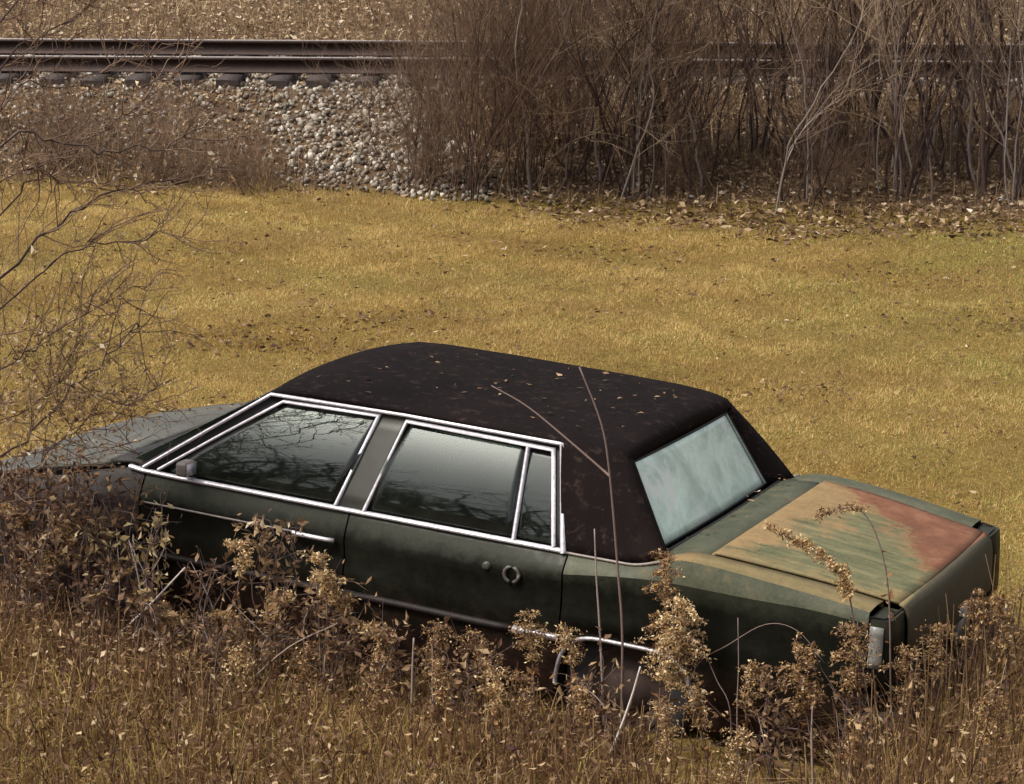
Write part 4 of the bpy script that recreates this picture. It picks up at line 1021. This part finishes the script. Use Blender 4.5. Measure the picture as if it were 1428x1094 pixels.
def leafy(px, py, wpx, hpx, dist, val, n, label, size=(.025, .06), yellow=0):
    """withered leafy weed: several stems, leaves crowding the outer part of the crown"""
    rs = np.random.default_rng(int(px * 3 + py)); c = on_side(px, py, dist); g = tz1(c[0], c[1]); base = np.array([c[0], c[1], g - .02])
    t = place('withered_weed', base, label, 'plant', 'withered leafy weeds before the car')
    a, b = Acc(), Acc(); w = wpx / 330.; h = hpx / 330.; ctr = c - base; tips = []
    for i in range(9):
        th = rs.uniform(0, 6.28); rr = rs.random() ** .5
        tip = ctr + np.array([math.cos(th) * rr * w, math.sin(th) * rr * w * .7, rs.uniform(-.5, 1) * h])
        mid = ctr * .5 + rs.normal(0, .05, 3) + np.array([0, 0, .06])
        P = smooth_path([(rs.normal() * .03, rs.normal() * .03, 0), mid, tip], 4); a.tube(P, np.linspace(.005, .0015, len(P)), 3, np.clip(.4 + rs.normal(0, .2), 0, 1), cap=False); tips.append(P)
        for k in range(4):
            p = P[rs.integers(3, len(P))]; q = p + rs.normal(0, .09, 3) + np.array([0, 0, .03]); a.tube([p, (p + q) / 2 + rs.normal(0, .012, 3), q], [.002, .0016, .001], 3, .35, cap=False); tips.append(np.array([p, q]))
    m = int(n * .75) // len(tips) + 1
    for P in tips:
        u = rs.uniform(.35, 1, m); tt = np.linspace(0, 1, len(P)); pts = np.stack([np.interp(u, tt, P[:, k]) for k in range(3)], 1) + rs.normal(0, .016, (m, 3))
        v = np.clip(val + rs.normal(0, .2, m), 0, 1)
        leaves(b, pts, rs.uniform(*size, m), v, 0)
    obj('stems', a.mesh('stems'), M_stalk, t); obj('leaves', b.mesh('leaves'), M_leaf_y if yellow else M_dry_leaf, t, kind='stuff')
M_leaf_y = veg('yellowed_leaf', [(0, (.10, .055, .03)), (.4, (.30, .20, .085)), (.75, (.52, .38, .16)), (1, (.68, .56, .32))], None, transl=.3)
LW = [
 (15, 660, 40, 26, .20, .24, 260, 'dark red-brown weed tops against the hood at the left edge', 0),
 (75, 665, 45, 24, .18, .30, 240, 'brown weed tops along the middle of the hood edge', 0),
 (165, 690, 40, 26, .20, .34, 200, 'brown weed right under the chrome window tip', 0),
 (35, 682, 50, 28, .25, .30, 260, 'red-brown weed tops over the near edge of the hood', 0),
 (110, 668, 45, 22, .20, .28, 200, 'red-brown weed tops left of the chrome window tip', 0),
 (30, 705, 55, 45, .30, .34, 340, 'tall brown weed hiding the rusty front fender at the left edge', 0),
 (110, 712, 50, 45, .26, .32, 320, 'tall brown weed hiding the rear half of the front fender', 0),
 (62, 740, 60, 55, .40, .55, 330, 'withered weed with tan drooping leaves at the left edge below the hood', 0),
 (120, 720, 45, 40, .30, .50, 220, 'brown leafy weed below the chrome tip of the window line', 0),
 (205, 735, 38, 32, .30, .72, 170, 'weed with the brightest yellow leaves, below the door mirror', 1),
 (150, 745, 25, 22, .30, .70, 80, 'small yellow-leaved weed left of the brightest one', 1),
 (40, 830, 65, 50, .50, .36, 300, 'dark brown leafy weed low at the left edge', 0),
 (130, 820, 55, 50, .45, .30, 260, 'dark leafy weed in the brush under the front fender', 0),
 (215, 858, 70, 40, .50, .48, 280, 'spreading weed with grey-tan leaves around the bleached stick', 0),
 (300, 815, 55, 45, .30, .25, 200, 'dark thin-leaved weed before the front door', 0),
 (385, 758, 55, 30, .28, .58, 240, 'tan weed top just below the front door handle', 0),
 (440, 812, 60, 50, .30, .46, 330, 'grey-tan leafy weed before the front edge of the rear door', 0),
 (375, 880, 65, 45, .42, .50, 320, 'pale spotted weed low before the front door', 0),
 (470, 880, 50, 50, .40, .42, 280, 'brown leafy weed left of the thick pale stub', 0),
 (300, 905, 55, 30, .55, .45, 200, 'low tan weed below the bleached stick', 0),
 (545, 905, 40, 40, .35, .45, 200, 'tan weed clump just left of the thick pale stub', 0),
 (640, 930, 50, 35, .40, .48, 240, 'brown leafy weed clump below the rear door', 0),
 (840, 945, 45, 35, .35, .50, 220, 'tan weed clump beneath the chrome body moulding', 0),
 (1085, 985, 55, 50, .35, .42, 240, 'brown leafy weed in the dark behind the rear wheel', 0),
 (1185, 960, 50, 45, .30, .42, 220, 'brown leafy weed below the pale tail light lens', 0),
]
for px, py, w, h, d, val, n, lab, yl_ in LW: leafy(px, py, w, h, d, val, n, lab, yellow=yl_)

# ------------------------------------------------------------------ bare shrub leaning in from the left
def left_shrub():
    root = np.array([-3.75, 10.9, 0.0]); root[2] = tz1(root[0], root[1]) - .05
    t = thing('bare_shrub', tuple(root), 'bare shrub leaning in from the left edge over the hood', 'shrub')
    rs = np.random.default_rng(5); S, T, Lf = Acc(), Acc(), Acc()
    main = [([(0, 392), (80, 312), (180, 262), (250, 252), (310, 232)], 10.9, .011), ([(0, 432), (95, 352), (180, 335), (270, 318)], 10.8, .008),
            ([(0, 636), (55, 585), (125, 520), (175, 470), (200, 432)], 11.2, .011), ([(0, 205), (70, 198), (150, 213), (230, 205), (300, 178)], 11.0, .012),
            ([(0, 95), (45, 60), (100, 28), (150, -30)], 11.1, .009), ([(0, 30), (60, 5), (110, -40)], 11.0, .009), ([(0, 300), (70, 235), (130, 185), (215, 130), (260, 70)], 11.3, .008),
            ([(0, 150), (80, 120), (170, 95), (240, 60)], 10.9, .007), ([(0, 520), (60, 470), (150, 420), (215, 395)], 11.2, .007), ([(0, 700), (60, 640), (140, 575), (250, 530)], 11.25, .007),
            ([(0, 255), (90, 262), (170, 258)], 11.1, .005), ([(0, 590), (70, 545), (110, 470), (120, 400)], 11.3, .006)]
    for pix, Y, r in main:
        P = [on_y(px, py, Y + .1 * k) for k, (px, py) in enumerate(pix)]
        start = root + np.array([.03, 0, .15]); mid = start * .45 + P[0] * .55 + np.array([-.25, 0, .0])
        Q = smooth_path([start, mid] + P, 5) - root
        Q = Q + rs.normal(0, .012, Q.shape); S.tube(Q, np.linspace(r * .75, r * .22, len(Q)), 5, np.clip(.45 + rs.normal(0, .15), 0, .8) + (.35 if pix[0][1] == 205 else 0), cap=False)
        for k in range(20):
            i = rs.integers(len(Q) // 3, len(Q) - 1); d = Q[i + 1] - Q[i]; d = d / np.linalg.norm(d) + rs.normal(0, .55, 3)
            grow(rs, T, T, Q[i], d, rs.uniform(.18, .5), .0036, 1, 2, .4, .24, .04, (3, 6), .9)
        if pix[0][1] > 380:
            m = 34; i = rs.integers(len(Q) // 2, len(Q), m); pts = Q[i] + rs.normal(0, .12, (m, 3)); leaves(Lf, pts, rs.uniform(.02, .045, m), np.clip(.7 + rs.normal(0, .2, m), 0, 1), 0)
    # cluster of withered leaves held in the twigs above the hood
    for cx, cy, n, sp in ((70, 520, 420, .20), (120, 560, 300, .15), (40, 580, 320, .17), (110, 440, 120, .13), (190, 560, 110, .11), (30, 470, 220, .16), (60, 625, 120, .13), (150, 620, 70, .10)):
        c = on_y(cx, cy, 11.35) - root; pts = c + rs.normal(0, sp, (n, 3)) * [1, .8, .55]; leaves(Lf, pts, rs.uniform(.014, .036, n), np.clip(.62 + rs.normal(0, .2, n), 0, 1), 0)
        for k in range(11):
            p = c + rs.normal(0, sp * .8, 3); grow(rs, T, T, p, rs.normal(0, 1, 3) + [.3, 0, .5], rs.uniform(.15, .4), .003, 1, 2, .35, .2, .03, (2, 4), .8)
    obj('stems', S.mesh('stems', True), M_stem, t); obj('twigs', T.mesh('twigs'), M_twig, t); obj('withered_leaves', Lf.mesh('withered_leaves'), M_dry_leaf, t, kind='stuff')
left_shrub()
